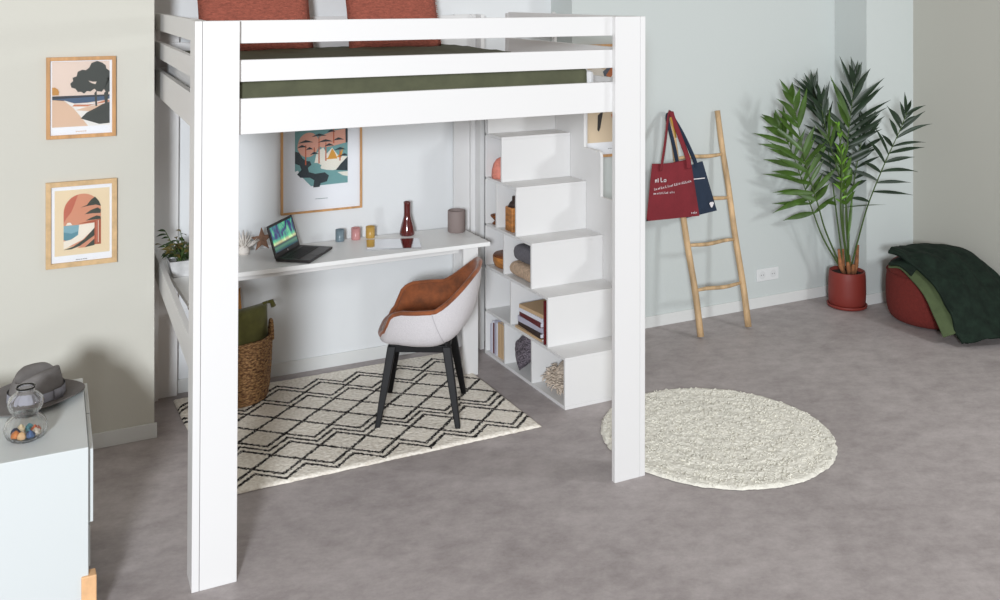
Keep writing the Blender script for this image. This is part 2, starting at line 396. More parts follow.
for i in range(26):
    z=1.93+i*.016; yy=5.53+(z-2.135)*.3
    m.tube([(2.358,yy,z),(2.385,yy-.006,z-.006*(i%3))],.0022,4)
fr=m.build('fringe',M_pillow,p2); 

# ------------------------------------------------------------------ desk
desk=thing('corner_desk',(1.7,5.45,0),'white L-shaped desk top on panel legs built in under the loft bed','desk')
DZ=.767
m=MB().prism([(.835,4.85),(1.04,4.85),(1.04,5.275),(2.615,5.275),(2.615,5.655),(2.55,5.655),(2.55,5.72),(.835,5.72)],'z',DZ-.024,DZ)
m.build('desk_top',M_desk,desk,bevel=.003)
MB().box(1.0,2.44,5.33,5.35,DZ-.058,DZ-.025).build('apron',M_white,desk,bevel=.002)
MB().box(2.448,2.543,5.29,5.315,0,DZ-.025).build('leg',M_white,desk,bevel=.002)
MB().box(.97,1.0,4.87,4.90,.0,DZ-.025).build('leg',M_white,desk,bevel=.002)

# ------------------------------------------------------------------ staircase with cubbies
st=thing('storage_staircase',(2.98,5.1,0),'white box staircase with open cubbies on its side, climbing to the bed','staircase')
SX0,SX1=2.735,3.21; ys=[4.625+.185*i for i in range(6)]+[5.595]; zs=[0,.275,.547,.803,1.088,1.357,1.63]
YB=5.595; T=.016
MB().box(SX0,SX1,ys[0],YB,0,.018).build('bottom_board',M_white,st,bevel=.0015)
for i in range(6):
    MB().box(SX0,SX1,ys[i],YB,zs[i+1]-T,zs[i+1]).build('tread',M_white,st,bevel=.0015)
    MB().box(SX0,SX1,ys[i]+.001,ys[i]+T,zs[i] if i else .018,zs[i+1]-T).build('riser',M_white,st,bevel=.0015)
MB().box(SX0,SX1,YB-T,YB,.018,zs[6]-T).build('back_board',M_white,st,bevel=.0015)
MB().prism([(ys[0]+T,.018)]+[q for i in range(6) for q in ((ys[i]+T,zs[i+1]-T-.001),(ys[i+1]+(T if i<5 else -T),zs[i+1]-T-.001))]+[(YB-T,.018)],'x',3.03,3.04).build('inner_panel',M_white,st)
for r,y in [(0,4.99),(0,5.325),(1,5.245),(2,5.335),(3,5.435)]:
    MB().box(SX0+.001,3.03,y,y+T,zs[r]+(.018 if r==0 else 0),zs[r+1]-T).build('divider',M_white,st,bevel=.0015)
pts=[(4.60,0),(5.60,0),(5.60,2.1),(5.565,2.1)]
heights=[.75,1.021,1.288,1.56,1.83,2.1]; yy=[4.665,4.845,5.022,5.208,5.385,5.565]
poly=[(YB,0),(YB,2.08)]
prevz=2.08
edge=[]
for i in range(5,-1,-1):
    y=yy[i]; znow=heights[i]; zlow=heights[i-1] if i>0 else .48
    edge.append((y+0.0,znow)); 
    # rounded upper corner, square inner one
    edge.append((y,zlow))
poly=[(YB,0),(YB,2.1)]
for i in range(5,-1,-1):
    y=yy[i]; z=heights[i]; zl=heights[i-1] if i>0 else .50
    poly+=[(y+.03,z),(y+.009,z-.009),(y,z-.03),(y,zl)]
poly+=[(4.625,.50),(4.61,.485),(4.607,.46),(4.607,0)]
MB().prism(poly,'x',SX1+.001,SX1+.02).build('side_panel',M_white,st,bevel=.0015)

# ------------------------------------------------------------------ framed prints
def lobes(cx,cz,rx,rz,n=40,k=7,amp=.1,ph=0):
    return [(cx+rx*(1+amp*math.sin(k*a+ph)+amp*.5*math.sin((k+4)*a))*math.cos(a),cz+rz*(1+amp*math.sin(k*a+ph))*math.sin(a)) for a in [2*PI*i/n for i in range(n)]]
def framed(name,x0,x1,z0,z1,ywall,fw,fm,label,shapes,cols,art):
    """shapes: list of (colour index, polygon in 0..1 of the art window)"""
    cx=(x0+x1)/2
    t=thing(name,(cx,ywall,(z0)),label,'picture')
    d=.022; yf=ywall-.0005
    m=MB(); m.box(x0,x0+fw,yf-d,yf,z0,z1); m.box(x1-fw,x1,yf-d,yf,z0,z1); m.box(x0+fw,x1-fw,yf-d,yf,z0,z0+fw); m.box(x0+fw,x1-fw,yf-d,yf,z1-fw,z1)
    m.build('frame',fm,t,bevel=.001)
    m=MB(); m.box(x0+fw,x1-fw,yf-.010,yf-.004,z0+fw,z1-fw)
    mats=[M_paper]+[mat('print_colour',c,.6) for c in cols]
    ax0,ax1,az0,az1=art; lay=0
    for ci,poly in shapes:
        lay+=1
        y=yf-.0102-.00012*lay
        q=[(ax0+(ax1-ax0)*min(max(u,0),1),az0+(az1-az0)*min(max(v,0),1)) for u,v in poly]
        m.add([(a,y,b) for a,b in q],[tuple(range(len(q)))],ci+1)
    # small caption line under the art
    w=(x1-x0)*.16
    for k in range(5): m.box(cx-w/2+k*w/5,cx-w/2+k*w/5+w/7,yf-.0108,yf-.0101,(z0+az0)/2+.002,(z0+az0)/2+.005,len(cols))
    m.build('print',mats,t)
    MB().box(x0+fw,x1-fw,yf-.0165,yf-.0150,z0+fw,z1-fw).build('glass_pane',M_pane,t)
    return t
M_pane=bpy.data.materials.new('picture_glass'); M_pane.use_nodes=True
_n=M_pane.node_tree; _n.nodes.remove(_n.nodes['Principled BSDF'])
_t=_n.nodes.new('ShaderNodeBsdfTransparent'); _g=_n.nodes.new('ShaderNodeBsdfGlossy'); _g.inputs['Roughness'].default_value=.03
_f=_n.nodes.new('ShaderNodeFresnel'); _f.inputs['IOR'].default_value=1.3; _m=_n.nodes.new('ShaderNodeMixShader')
_n.links.new(_f.outputs[0],_m.inputs[0]); _n.links.new(_t.outputs[0],_m.inputs[1]); _n.links.new(_g.outputs[0],_m.inputs[2]); _n.links.new(_m.outputs[0],_n.nodes['Material Output'].inputs[0])
R4=lambda a,b,c,d:[(a,c),(b,c),(b,d),(a,d)]
# upper left: tree by a beach
tree=[(.33,.60),(.31,.66),(.36,.70),(.35,.75),(.42,.77),(.44,.84),(.52,.87),(.58,.86),(.64,.90),(.68,.97),(.78,1.0),(.87,.97),(.93,.93),(.94,.88),(1,.84),(1,.72),(.93,.71),(.99,.75),(1,.70),(1,.52),(.94,.50),(.9,.56),(.86,.52),(.78,.53),(.73,.57),(.66,.53),(.6,.54),(.55,.50),(.5,.53),(.44,.53),(.4,.58)]
framed('framed_picture',.249,.56,1.517,1.907,5.27,.017,M_oak,'oak framed print of a dark tree by a beach, upper on left wall',
 [(0,R4(0,1,0,1)),(1,R4(0,1,.40,.465)),(1,R4(0,1,.44,.475)),(2,[(.0,.43),(1,.45),(1,.40),(.62,.36),(.38,.355),(.2,.41)]),
  (3,[(.0,.42),(.2,.40),(.36,.29),(.46,.18),(.62,0),(0,0)]),(4,[(.2,.41),(.38,.35),(.6,.35),(.78,.36),(1,.41),(1,.0),(.62,0),(.48,.16),(.36,.29)]),
  (5,[(.34,.31),(.6,.30),(.9,.385),(1,.39),(1,.36),(.74,.33),(.6,.33),(.38,.34)]),(3,[(.4,.25),(.7,.22),(.9,.34),(.62,.30)]),
  (6,[(.49,.12),(.60,.21),(.75,.27),(.88,.33),(1,.36),(1,.03),(.82,.02)]),(6,[(.73,.5),(.77,.55),(.78,.3),(.75,.3)]),(6,[(.9,.5),(.98,.55),(.96,.3),(.92,.3)]),
  (6,tree),(0,[(.62,.70),(.68,.66),(.75,.64),(.77,.68),(.70,.68)]),(7,[(0,.49),(0,.61),(.05,.61),(.1,.58),(.12,.54),(.11,.49)])],
 [(222,202,188),(52,58,66),(70,92,118),(214,182,156),(228,224,218),(196,128,96),(62,66,62),(192,138,70)],(.275,.532,1.572,1.885))
arch=[(.16,.13)]+[(.16,.66)]+[(.50-.34*math.cos(a),.66+.27*math.sin(a)) for a in [PI*i/20 for i in range(21)]]+[(.84,.13)]
framed('framed_picture',.247,.565,.90,1.31,5.27,.023,M_oak_pale,'pale oak framed print of a terracotta arch, lower on the left wall',
 [(0,R4(0,1,0,1)),(1,arch),(2,[(.16,.5),(.16,.66),(.2,.78),(.3,.88),(.42,.92),(.36,.78),(.3,.66),(.22,.58)]),
  (3,[(.16,.46),(.2,.46),(.23,.50),(.28,.50),(.32,.46)]),(4,[(.16,.455),(.55,.455),(.50,.34),(.16,.24)]),(5,[(.16,.36),(.30,.33),(.44,.36),(.44,.30),(.24,.22),(.16,.24)]),
  (3,[(.44,.455),(.74,.47),(.72,.38),(.5,.22),(.16,.10),(.16,.22),(.30,.24),(.42,.30)]),(6,[(.42,.47),(.62,.50),(.84,.52),(.84,.13),(.72,.13),(.72,.47)]),
  (7,[(.16,.09),(.34,.13),(.54,.23),(.72,.39),(.72,.26),(.54,.15),(.30,.09)]),(1,[(.4,.1),(.72,.27),(.72,.13),(.55,.10)]),(7,[(.54,.10),(.72,.22),(.72,.12)]),
  (2,[(.75,.5),(.77,.5),(.77,.14),(.75,.14)]),(3,[(.785,.5),(.795,.5),(.795,.16),(.785,.16)]),
  (7,[(.47,.72),(.58,.75),(.66,.83),(.73,.87),(.8,.8),(.84,.72),(.74,.745),(.6,.735)]),(7,[(.54,.61),(.66,.67),(.78,.70),(.84,.66),(.83,.61),(.68,.615)]),(7,[(.56,.51),(.66,.55),(.76,.575),(.83,.56),(.84,.52)])],
 [(226,206,172),(206,142,112),(188,104,82),(232,222,206),(128,168,178),(92,140,152),(168,88,58),(58,64,54)],(.286,.532,.955,1.268))
def umb(x,z,w=.075): return [(x-w,z-.012),(x-w*.5,z+.012),(x,z+.03),(x+w*.5,z+.014),(x+w,z-.008),(x+w*.3,z-.004),(x-w*.4,z-.006)]
shp=[(0,[(0,.24),(0,.80),(.06,.93),(.2,1),(.8,1),(.94,.93),(1,.8),(1,.13),(.46,.10),(.3,.3)]),
 (6,[(0,.80),(.06,.93),(.2,1),(.8,1),(.94,.93),(1,.8),(1,.78),(.8,.86),(.5,.90),(.2,.86)]),
 (1,lobes(.25,.60,.2,.17,k=2,amp=.04)),(1,[(.36,.62),(.5,.72),(.75,.78),(.97,.80),(.97,.60),(.7,.56),(.5,.55)]),
 (2,[(.36,.33),(.40,.46),(.46,.52),(.53,.55),(.60,.46),(.70,.54),(.82,.42),(1,.40),(1,.2),(.5,.30)]),
 (3,[(.56,.38),(.62,.40),(.70,.53),(.76,.46),(.80,.38)]),(3,[(.78,.40),(.84,.44),(.92,.55),(.88,.39)]),
 (2,[(.42,.36),(.8,.36),(1,.40),(1,.25),(.72,.22),(.5,.24)]),(0,[(.0,.35),(.42,.34),(.5,.30),(.46,.26),(.75,.20),(1,.20),(1,.03),(.3,.02),(.1,.18)]),
 (4,[(0,.52),(.08,.50),(.14,.42),(.2,.38),(.28,.37),(.31,.32),(.24,.28),(.26,.22),(.38,.19),(.56,.20),(.64,.15),(.60,.07),(.48,.05),(.46,.0),(.34,0),(.36,.10),(.28,.14),(.1,.15),(.04,.2),(.12,.26),(.09,.32),(0,.35)]),
 (4,[(.77,.22),(.86,.30),(1,.40),(1,.20)]),(2,[(.8,.19),(1,.19),(1,.12),(.9,.14)]),(4,[(.96,.6),(1,.6),(1,.95),(.95,.97)])]
for x,z0,z1 in ((.20,.32,.60),(.45,.33,.72),(.58,.36,.62),(.36,.5,.56),(.73,.6,.83),(.85,.35,.50)): shp.append((5,[(x-.012,z0),(x+.012,z0),(x+.008,z1),(x-.008,z1)]))
for x,z,w in ((.20,.64,.12),(.13,.575,.08),(.27,.54,.06),(.36,.47,.07),(.45,.72,.12),(.57,.635,.12),(.64,.575,.08),(.73,.84,.11),(.68,.77,.07),(.82,.65,.09),(.85,.51,.10),(.93,.42,.08)): shp.append((4,umb(x,z,w*1.2)))
framed('framed_picture',1.515,2.005,.93,1.62,5.8,.011,M_oak,'large thin oak framed print of umbrella pines, above the desk','x' and shp,
 [(112,158,158),(216,160,140),(226,222,210),(208,150,60),(42,54,60),(190,92,56),(62,92,92)],(1.598,1.918,1.075,1.495))
framed('framed_picture',3.385,3.865,1.16,1.888,5.53,.016,M_oak,'beige print in an oak frame, between stairs and right bed post','x' and
 [(0,R4(0,1,0,1)),(1,[(0,.80),(.2,.83),(.4,.78),(.5,.82),(1,.80),(1,.70),(.4,.66),(0,.68)]),(2,[(0,.68),(.2,.70),(.35,.66),(.6,.72),(1,.66),(1,.58),(0,.6)]),(3,[(.30,.78),(.42,.84),(.52,.84),(.42,.72),(.34,.70)]),(4,[(.36,.74),(.46,.82),(.56,.80),(.44,.70)]),
  (5,[(.20,.30),(.26,.33),(.30,.33),(.25,.16),(.22,.12),(.19,.14)]),(4,[(.46,.30),(.52,.33),(.54,.28),(.48,.26)]),(1,lobes(.7,.45,.12,.1,k=3,amp=.1))],
 [(212,192,164),(232,224,212),(140,142,142),(86,94,108),(192,110,62),(34,28,28)],(3.43,3.82,1.255,1.84))

# ------------------------------------------------------------------ rugs
def rugfn(u,v):
    x=.90+1.62*u; y=4.495+1.195*v
    e=min(u,1-u)*1.62; g=min(v,1-v)*1.195
    k=min(1,min(e,g)/.012)
    z=.003+.011*k+noise.noise(Vector((x*45,y*45,0)))*.0022
    wob=noise.noise(Vector((x*6,y*6,4)))*.006
    return (x+wob*(1 if e<.02 else 0),y+wob*(1 if g<.02 else 0),z)
m=MB().grid(rugfn,200,150)
rg=m.build('area_rug',M_rug,smooth=True,solid=.003,loc=(.90,4.495,0)); tag(rg,'ivory rectangular rug with black berber zigzag diamonds, under the chair and desk','rug')
# round shaggy rug
RC=(3.262,4.03); RR=.578
def shag(u,v):
    a=2*PI*u; r=RR*(1-(1-v)**1.05)
    x=math.cos(a); y=math.sin(a)
    edge=1+.012*noise.noise(Vector((x*9,y*9,1)))+.010*noise.noise(Vector((x*30,y*30,5)))
    rr=r*(1 if v<.9 else lerp(1,edge,(v-.9)/.1))
    px,py=RC[0]+rr*x,RC[1]+rr*y
    k=min(1,(1-v)/.03)**.5
    c=noise.noise(Vector((px*38,py*38,2)))*.010+noise.noise(Vector((px*90,py*90,6)))*.006+math.sin(r*60)*.003
    return (px,py,.003+k*(.009+c*.55))
m=MB().grid(shag,260,90,closeu=True)
for i in range(2200):       # curled yarn tufts
    a=rnd.uniform(0,2*PI); r=RR*math.sqrt(rnd.uniform(0,1))*.985; px,py=RC[0]+r*math.cos(a),RC[1]+r*math.sin(a)
    b=rnd.uniform(0,2*PI); l=rnd.uniform(.012,.026)
    m.tube([(px-math.cos(b)*l*.5,py-math.sin(b)*l*.5,.010),(px,py,.011+rnd.uniform(.003,.008)),(px+math.cos(b)*l*.5,py+math.sin(b)*l*.5,.009)],.0028,4)
sr=m.build('round_rug',M_shag,smooth=True,loc=(RC[0],RC[1],0)); tag(sr,'round ivory shaggy rug lying on the grey floor behind the right bed post','rug')

# ------------------------------------------------------------------ chair
ch=thing('tub_chair',(2.05,4.945,0),'tub armchair in cognac suede and pale grey linen on black legs, at the desk','chair')
cf=Vector((-.878,.479,0)).normalized(); cl=Vector((.479,.878,0)).normalized(); c0=Vector((2.05,4.945,.013))
def cw(fx,ly,z): return c0+cf*fx+cl*ly+Vector((0,0,z))
Htab=[(0,.440),(32,.445),(44,.475),(58,.575),(70,.592),(108,.600),(152,.765),(180,.785)]
def rim(phi):
    d=abs((math.degrees(phi)+180)%360-180); h=interp(Htab,d)
    c,s=math.cos(phi),math.sin(phi); n=3.0
    r=1/((abs(c)**n+abs(s)**n)**(1/n))
    fx=r*c*(.215 if c>0 else .262+.05*max(0,(h-.6)/.2)); ly=r*s*(.285-.04*max(0,c)-.025*max(0,(h-.6)/.2))
    return fx,ly,h
def inner(u,v):
    fx,ly,h=rim(2*PI*u); k=1-(1-v)**1.9; z=.435+(h-.435)*v**3.2
    if h<.46: z=.435+.03*math.sin(v*PI*.62)-(.024*max(0,v-.8)/.2)
    return cw(fx*k*.965+ .0,ly*k*.965,z)
def outer(u,v):
    fx,ly,h=rim(2*PI*u); k=1-(1-v)**lerp(2.7,1.55,max(0,min(1,(h-.6)/.16))); base=.395; z=base+(h-base)*v**3.0
    return cw(fx*k*1.02-(.015)*(1-v)*0,ly*k*1.02,z)
m=MB().grid(outer,72,26,closeu=True); shell_=m.build('shell',M_linen,ch,smooth=True)
m=MB().grid(inner,72,26,closeu=True); 
rp=[]; 
for i in range(72):
    a=inner(i/72,1); b=outer(i/72,1); rp.append((a+b)/2+Vector((0,0,.001)))
m.tube(rp,.0125,8,closed=True); m.build('upholstery',M_suede,ch,smooth=True)
# side seam and tag
m=MB(); uu=-(118/360)%1
seam=[outer(.705-.05*t,1-.55*t)+(-cl)*.0015 for t in [i/10 for i in range(11)]]
m.tube(seam,.0014,5); m.build('seam',mat('grey_seam_thread',(176,172,174),.9),shell_,smooth=True)
q=outer(.655,.50)-cl*.004
MB().obox(q,cf+Vector((0,0,-.9)),(0,0,1) if 0 else (cf*.9+Vector((0,0,1))),cl,.009,.014,.0025).build('label_tag',M_black,shell_)
def leg(fx,ly):
    top=cw(fx*.70,ly*.66,.392); bot=cw(fx*1.02,ly*1.0,-.0+.002)
    m=MB(); 
    for k,(p,r) in enumerate(((top,.021),(bot,.0135))): pass
    d=(bot-top)
    a=cf; b=cl
    vs=[];
    for p,r in ((top,.022),(top+d*.5,.019),(bot,.0135)):
        for i,j in ((-1,-1),(1,-1),(1,1),(-1,1)): vs.append(p+a*(i*r)+b*(j*r))
    fs=[(3,2,1,0),(8,9,10,11)]+[(k*4+i,k*4+(i+1)%4,k*4+4+(i+1)%4,k*4+4+i) for k in (0,1) for i in range(4)]
    MB().add(vs,fs).build('leg',M_black,ch,bevel=.004)
for fx in (-.2,.2):
    for ly in (-.224,.224): leg(fx,ly)
m=MB()
for s_ in (-1,1): m.obox(cw(0,s_*.148,.378),cf,cl,(0,0,1),.15,.016,.018)
for s_ in (-1,1): m.obox(cw(s_*.14,0,.378),cl,cf,(0,0,1),.15,.016,.018)
m.build('leg_frame',M_black,ch,bevel=.003)

# ------------------------------------------------------------------ ladder and tote bags
ld=thing('wooden_ladder',(4.28,5.25,0),'rustic peeled wood ladder leaning against the white wall','ladder')
def rail(xb,yb_,xt,yt,zt,seed,name='side_rail'):
    pts=[];rs=[]
    for i in range(15):
        t=i/14; pts.append((lerp(xb,xt,t)+noise.noise(Vector((t*3,seed,0)))*.012,lerp(yb_,yt,t),lerp(0.012,zt,t))); rs.append(.0215-.003*t+.0016*noise.noise(Vector((t*12,seed,3))))
    return MB().tube(pts,rs,12).build(name,M_teak,ld,smooth=True)
rail(4.085,5.20,4.058,5.497,1.405,1); rail(4.49,5.215,4.46,5.497,1.415,5)
for k,z in enumerate((.287,.567,.843,1.123)):
    t=z/1.4; xa=lerp(4.085,4.058,t); xb=lerp(4.49,4.46,t); y=lerp(5.208,5.497,t)
    n=8; MB().tube([(lerp(xa+.012,xb-.012,i/n),y+.003*math.sin(i+k),z+.004*math.sin(i*.9+k*2)) for i in range(n+1)],[.0135-.004*(abs(i-n/2)/(n/2))**3 for i in range(n+1)],8).build('rung',M_teak,ld,smooth=True)
def tote(name,quad,y0,dep,m_,label,straps,seed):
    t=thing(name,(sum(q[0] for q in quad)/4,y0,quad[2][1]),label,'bag')
    tl,tr,bl,br=quad
    mb=MB()
    for s_ in (-1,1):
        def fn(u,v):
            xt=lerp(tl[0],tr[0],u); zt=lerp(tl[1],tr[1],u)+.006*math.sin(u*9+seed)*0-.012*math.sin(PI*u)
            xb=lerp(bl[0],br[0],u); zb=lerp(bl[1],br[1],u)
            e=(max(0,4*u*(1-u)))**.5*(max(0,1-v**6))**.5
            y=y0+s_*dep*(.25+.75*math.sin(PI*min(1,v*.9+.05)))*e + noise.noise(Vector((u*5,v*1.5,seed)))*.008*e
            return (lerp(xt,xb,v),y,lerp(zt,zb,v))
        mb.grid(fn,24,24)
    body=mb.build('bag_body',m_,t,smooth=True)
    for pts,w,mm in straps:
        p=smooth_path(pts,5); MB().tube(p,[w]*len(p),8,flat=.16).build('strap',mm,t,smooth=True)
    return t
# red bag in front, straps looped over the ladder's left rail
def strap_pts(x,y,z,top,dx): return [(x,y,z-.05),(x,y,z),(lerp(x,top[0],.5),lerp(y,top[1],.45),lerp(z,top[2],.5)),(top[0]+dx,top[1],top[2])]
topf=(4.035,5.462,1.40)
rb=tote('tote_bag',[(3.787,1.128),(4.092,1.140),(3.742,.765),(4.165,.758)],5.315,.022,M_red,'burgundy cotton tote bag with white lettering hanging in front on the ladder',
  [([(3.845,5.30,1.08),(3.855,5.30,1.13),(3.925,5.36,1.26),(3.995,5.43,1.385),(4.035,5.462,1.432),(4.06,5.49,1.405)],.0155,M_red),
   ([(4.055,5.288,1.08),(4.052,5.288,1.14),(4.045,5.36,1.27),(4.035,5.425,1.39),(4.04,5.455,1.434),(4.062,5.48,1.41)],.017,M_red)],1)
nb=tote('tote_bag',[(4.03,1.09),(4.232,1.105),(4.055,.735),(4.352,.765)],5.368,.014,M_navy,'navy cotton tote bag with a white emblem hanging behind the burgundy one',
  [([(4.035,5.375,1.06),(4.028,5.375,1.12),(4.012,5.40,1.25),(4.0,5.44,1.38),(4.03,5.475,1.425),(4.06,5.50,1.40)],.014,M_navy),
   ([(4.165,5.355,1.07),(4.158,5.36,1.12),(4.11,5.42,1.28),(4.06,5.465,1.395),(4.045,5.48,1.428),(4.06,5.51,1.40)],.014,M_navy)],4)
# mustard inside of strap
MB().tube(smooth_path([(4.018,5.430,1.40),(4.022,5.405,1.34),(4.027,5.385,1.27)],4),.009,6,flat=.2).build('strap_lining',M_mustard,nb)
def scribble(x0,x1,z,zend,h,y,parent,seed):
    r=random.Random(seed); mb=MB(); x=x0
    while x<x1:
        w=r.uniform(.5,.9)*h; zz=lerp(z,zend,(x-x0)/(x1-x0)); k=r.randint(0,3)
        if k==0: mb.box(x,x+w*.3,y-.001,y,zz,zz+h)
        elif k==1:
            mb.box(x,x+w*.3,y-.001,y,zz,zz+h*.7); mb.box(x+w*.3,x+w,y-.001,y,zz+h*.5,zz+h*.7); mb.box(x+w*.75,x+w,y-.001,y,zz,zz+h*.5)
        elif k==2:
            mb.box(x,x+w,y-.001,y,zz,zz+h*.22); mb.box(x,x+w,y-.001,y,zz+h*.5,zz+h*.72); mb.box(x,x+w*.25,y-.001,y,zz,zz+h*.72); mb.box(x+w*.75,x+w,y-.001,y,zz,zz+h*.72)
        else:
            mb.box(x,x+w*.28,y-.001,y,zz,zz+h*1.15); mb.box(x,x+w,y-.001,y,zz,zz+h*.22)
        x+=w+h*(.25 if r.random()<.82 else .7)
    mb.build('lettering',M_print,parent)
scribble(3.792,3.872,1.012,1.008,.026,5.2885,rb,14)
scribble(3.785,4.075,.962,.992,.013,5.2885,rb,21)
scribble(3.780,3.94,.936,.932,.012,5.2885,rb,33)
scribble(4.085,4.125,.782,.782,.012,5.297,rb,40)
m=MB(); em=lobes(4.295,.815,.016,.018,k=3,amp=.18); m.prism(em,'y',5.3515,5.353); m.build('emblem',M_print,nb)
MB().box(4.13,4.235,5.3475,5.349,.992,.998).build('lettering',M_print,nb)

# ------------------------------------------------------------------ wall socket
so=thing('wall_socket',(4.93,5.53,.18),'white double wall socket low on the wall between ladder and palm','socket')
fp_=MB().box(4.83,5.03,5.521,5.5295,.185,.272).build('face_plate',M_socket,so,bevel=.003)
for x in (4.88,4.98):
    m=MB(); m.add([(x+.028*math.cos(a),5.5205,.2285+.028*math.sin(a)) for a in [2*PI*i/20 for i in range(20)]],[tuple(range(20))],0)
    for dx in (-.01,.01): m.box(x+dx-.003,x+dx+.003,5.5195,5.5204,.2255,.2315,1)
    m.build('outlet',[mat('socket_recess',(212,214,214),.5),M_socketdk],fp_)

# ------------------------------------------------------------------ palm
PC=(5.438,5.275)
pot=thing('potted_palm',(PC[0],PC[1],0),'tall green palm in a terracotta red pot standing in the wall corner','plant')
m=MB().lathe([(.0,.02),(.119,.02),(.125,.03),(.129,.10),(.127,.2),(.123,.250),(.120,.256),(.114,.256),(.113,.23),(.0,.23)],(PC[0],PC[1],0),48)
m.build('pot',M_terra,pot,smooth=True)
MB().lathe([(0,0),(.12,0),(.134,.006),(.138,.022),(.134,.026),(.127,.02),(0,.018)],(PC[0],PC[1],0),48).build('saucer',M_terra,pot,smooth=True)
MB().lathe([(0,.236),(.112,.233)],(PC[0],PC[1],0),32).build('soil',M_soil,pot)
def leaflet(mb,base,dirv,nrm,L,w,droop,mi):
    dirv=dirv.normalized(); side=dirv.cross(nrm).normalized(); n=7; vs=[];fs=[]
    for i in range(n+1):
        t=i/n; wd=w*(math.sin(PI*min(1,t*.93+.07))**.75)*(1-t**4) if i<n else .0006
        c=base+dirv*(L*t)+Vector((0,0,-1))*(droop*L*t*t)
        up=nrm*(wd*.35)
        vs+=[c-side*wd+up,c,c+side*wd+up]
    for i in range(n):
        a=i*3; fs+=[(a,a+1,a+4,a+3),(a+1,a+2,a+5,a+4)]
    mb.add(vs,fs,mi)
cam_dir=Vector((-SN,-CS,0))
def frond(pts,n,L,w,spread,droop,mi,start=.35,seed=0,bright=None,name='frond',tilt=0,rs=.007,lefts=1,rights=1):
    r=random.Random(seed); p=smooth_path(pts,10); mb=MB(); N=len(p)
    mb.tube(p,[rs*(1-.75*i/(N-1)) for i in range(N)],6,m=0)
    for i in range(n):
        t=start+(1-start)*i/(n-1)*.985; k=t*(N-1); a=int(min(k,N-2)); q=p[a].lerp(p[a+1],k-a); tan=(p[min(a+1,N-1)]-p[a]).normalized()
        nr=(cam_dir+Vector((r.uniform(-.3,.3),0,tilt+r.uniform(-.2,.3)))).normalized(); sd=tan.cross(nr).normalized()
        u=(t-start)/(1-start); ang0=lerp(spread[0],spread[1],u); l=L*(.55+.6*math.sin(PI*min(1,u*.75+.2)))
        for s_,f in ((1,rights),(-1,lefts)):
            if f<=0 or r.random()<.08: continue
            ang=math.radians(ang0+r.uniform(-13,9)); f=f*r.uniform(.68,1.12)
            d=tan*math.cos(ang)+sd*(s_*math.sin(ang))+nr*r.uniform(-.4,.3)
            leaflet(mb,q+tan*r.uniform(-.012,.012),d,(nr-d*nr.dot(d)+sd*r.uniform(-.5,.5)).normalized(),l*f,w*r.uniform(.9,1.3),droop*r.uniform(.5,1.4),mi if not(bright and r.random()<bright) else 1)
    return mb.build(name,[M_stem,M_leaf1,M_leaf2,M_leaf3],pot,smooth=True)
B=lambda dx,dy:Vector((PC[0]+dx,PC[1]+dy,.25))
dB=PC[0]*SN+PC[1]*CS
# tall central frond
frond([B(0,0),at(843,215,dB-.03),at(845,165,dB-.08),at(850,120,dB-.12),at(855,78,dB-.16)],15,.30,.017,(62,12),.10,2,start=.50,seed=1,bright=.12)
# right arching frond
frond([B(.03,0),at(858,240,dB-.02),at(868,205,dB-.1),at(884,165,dB-.22),at(900,130,dB-.32),at(907,112,dB-.36)],13,.24,.012,(66,25),.22,2,start=.42,seed=2)
# left arching frond
frond([B(-.04,0),at(824,240,dB-.03),at(813,212,dB-.08),at(802,180,dB-.15),at(789,145,dB-.2),at(778,125,dB-.24)],14,.27,.017,(70,22),.12,1,start=.40,seed=3,bright=.3)
frond([B(-.03,.01),at(826,232,dB-.1),at(818,205,dB-.2),at(806,165,dB-.28),at(797,120,dB-.33),at(792,100,dB-.35)],13,.25,.017,(58,15),.1,1,start=.42,seed=4,bright=.3)
# back left dark frond
frond([B(-.01,.02),at(836,210,dB+.03),at(828,150,dB+.02),at(819,112,dB-.02),at(812,88,dB-.04)],13,.23,.014,(50,12),.1,2,start=.45,seed=5)
# dark inner mass
frond([B(.02,.01),at(850,215,dB+.02),at(856,170,dB+.02),at(862,140,dB+0),at(868,122,dB-.02)],12,.20,.014,(55,20),.15,2,start=.40,seed=6)
frond([B(.0,-.01),at(846,205,dB-.12),at(836,165,dB-.2),at(826,130,dB-.25),at(820,100,dB-.27)],13,.22,.013,(38,14),.12,2,start=.35,seed=7,bright=.25)
# fresh spear with bright leaflets
frond([B(.0,-.02),at(841,215,dB-.2),at(842,165,dB-.3),at(838,125,dB-.34)],10,.11,.007,(40,10),.35,3,start=.42,seed=8,rs=.010)
frond([B(.01,-.02),at(846,220,dB-.14),at(846,180,dB-.22),at(842,150,dB-.26)],9,.17,.014,(30,12),.25,1,start=.45,seed=10,bright=.4)
m=MB(); leaflet(m,at(842,208,dB-.14),(at(888,203,dB-.30)-at(842,208,dB-.14)),Vector((0,0,1)),.30,.017,.03,0); m.build('leaf',M_leaf1,pot,smooth=True)
m=MB(); leaflet(m,at(852,198,dB-.10),(at(847,248,dB-.16)-at(852,198,dB-.10)),cam_dir,.34,.013,0,0); leaflet(m,at(836,205,dB-.1),(at(818,190,dB-.2)-at(836,205,dB-.1)),cam_dir,.2,.017,.5,0); m.build('leaf',M_leaf1,pot,smooth=True)
m=MB()
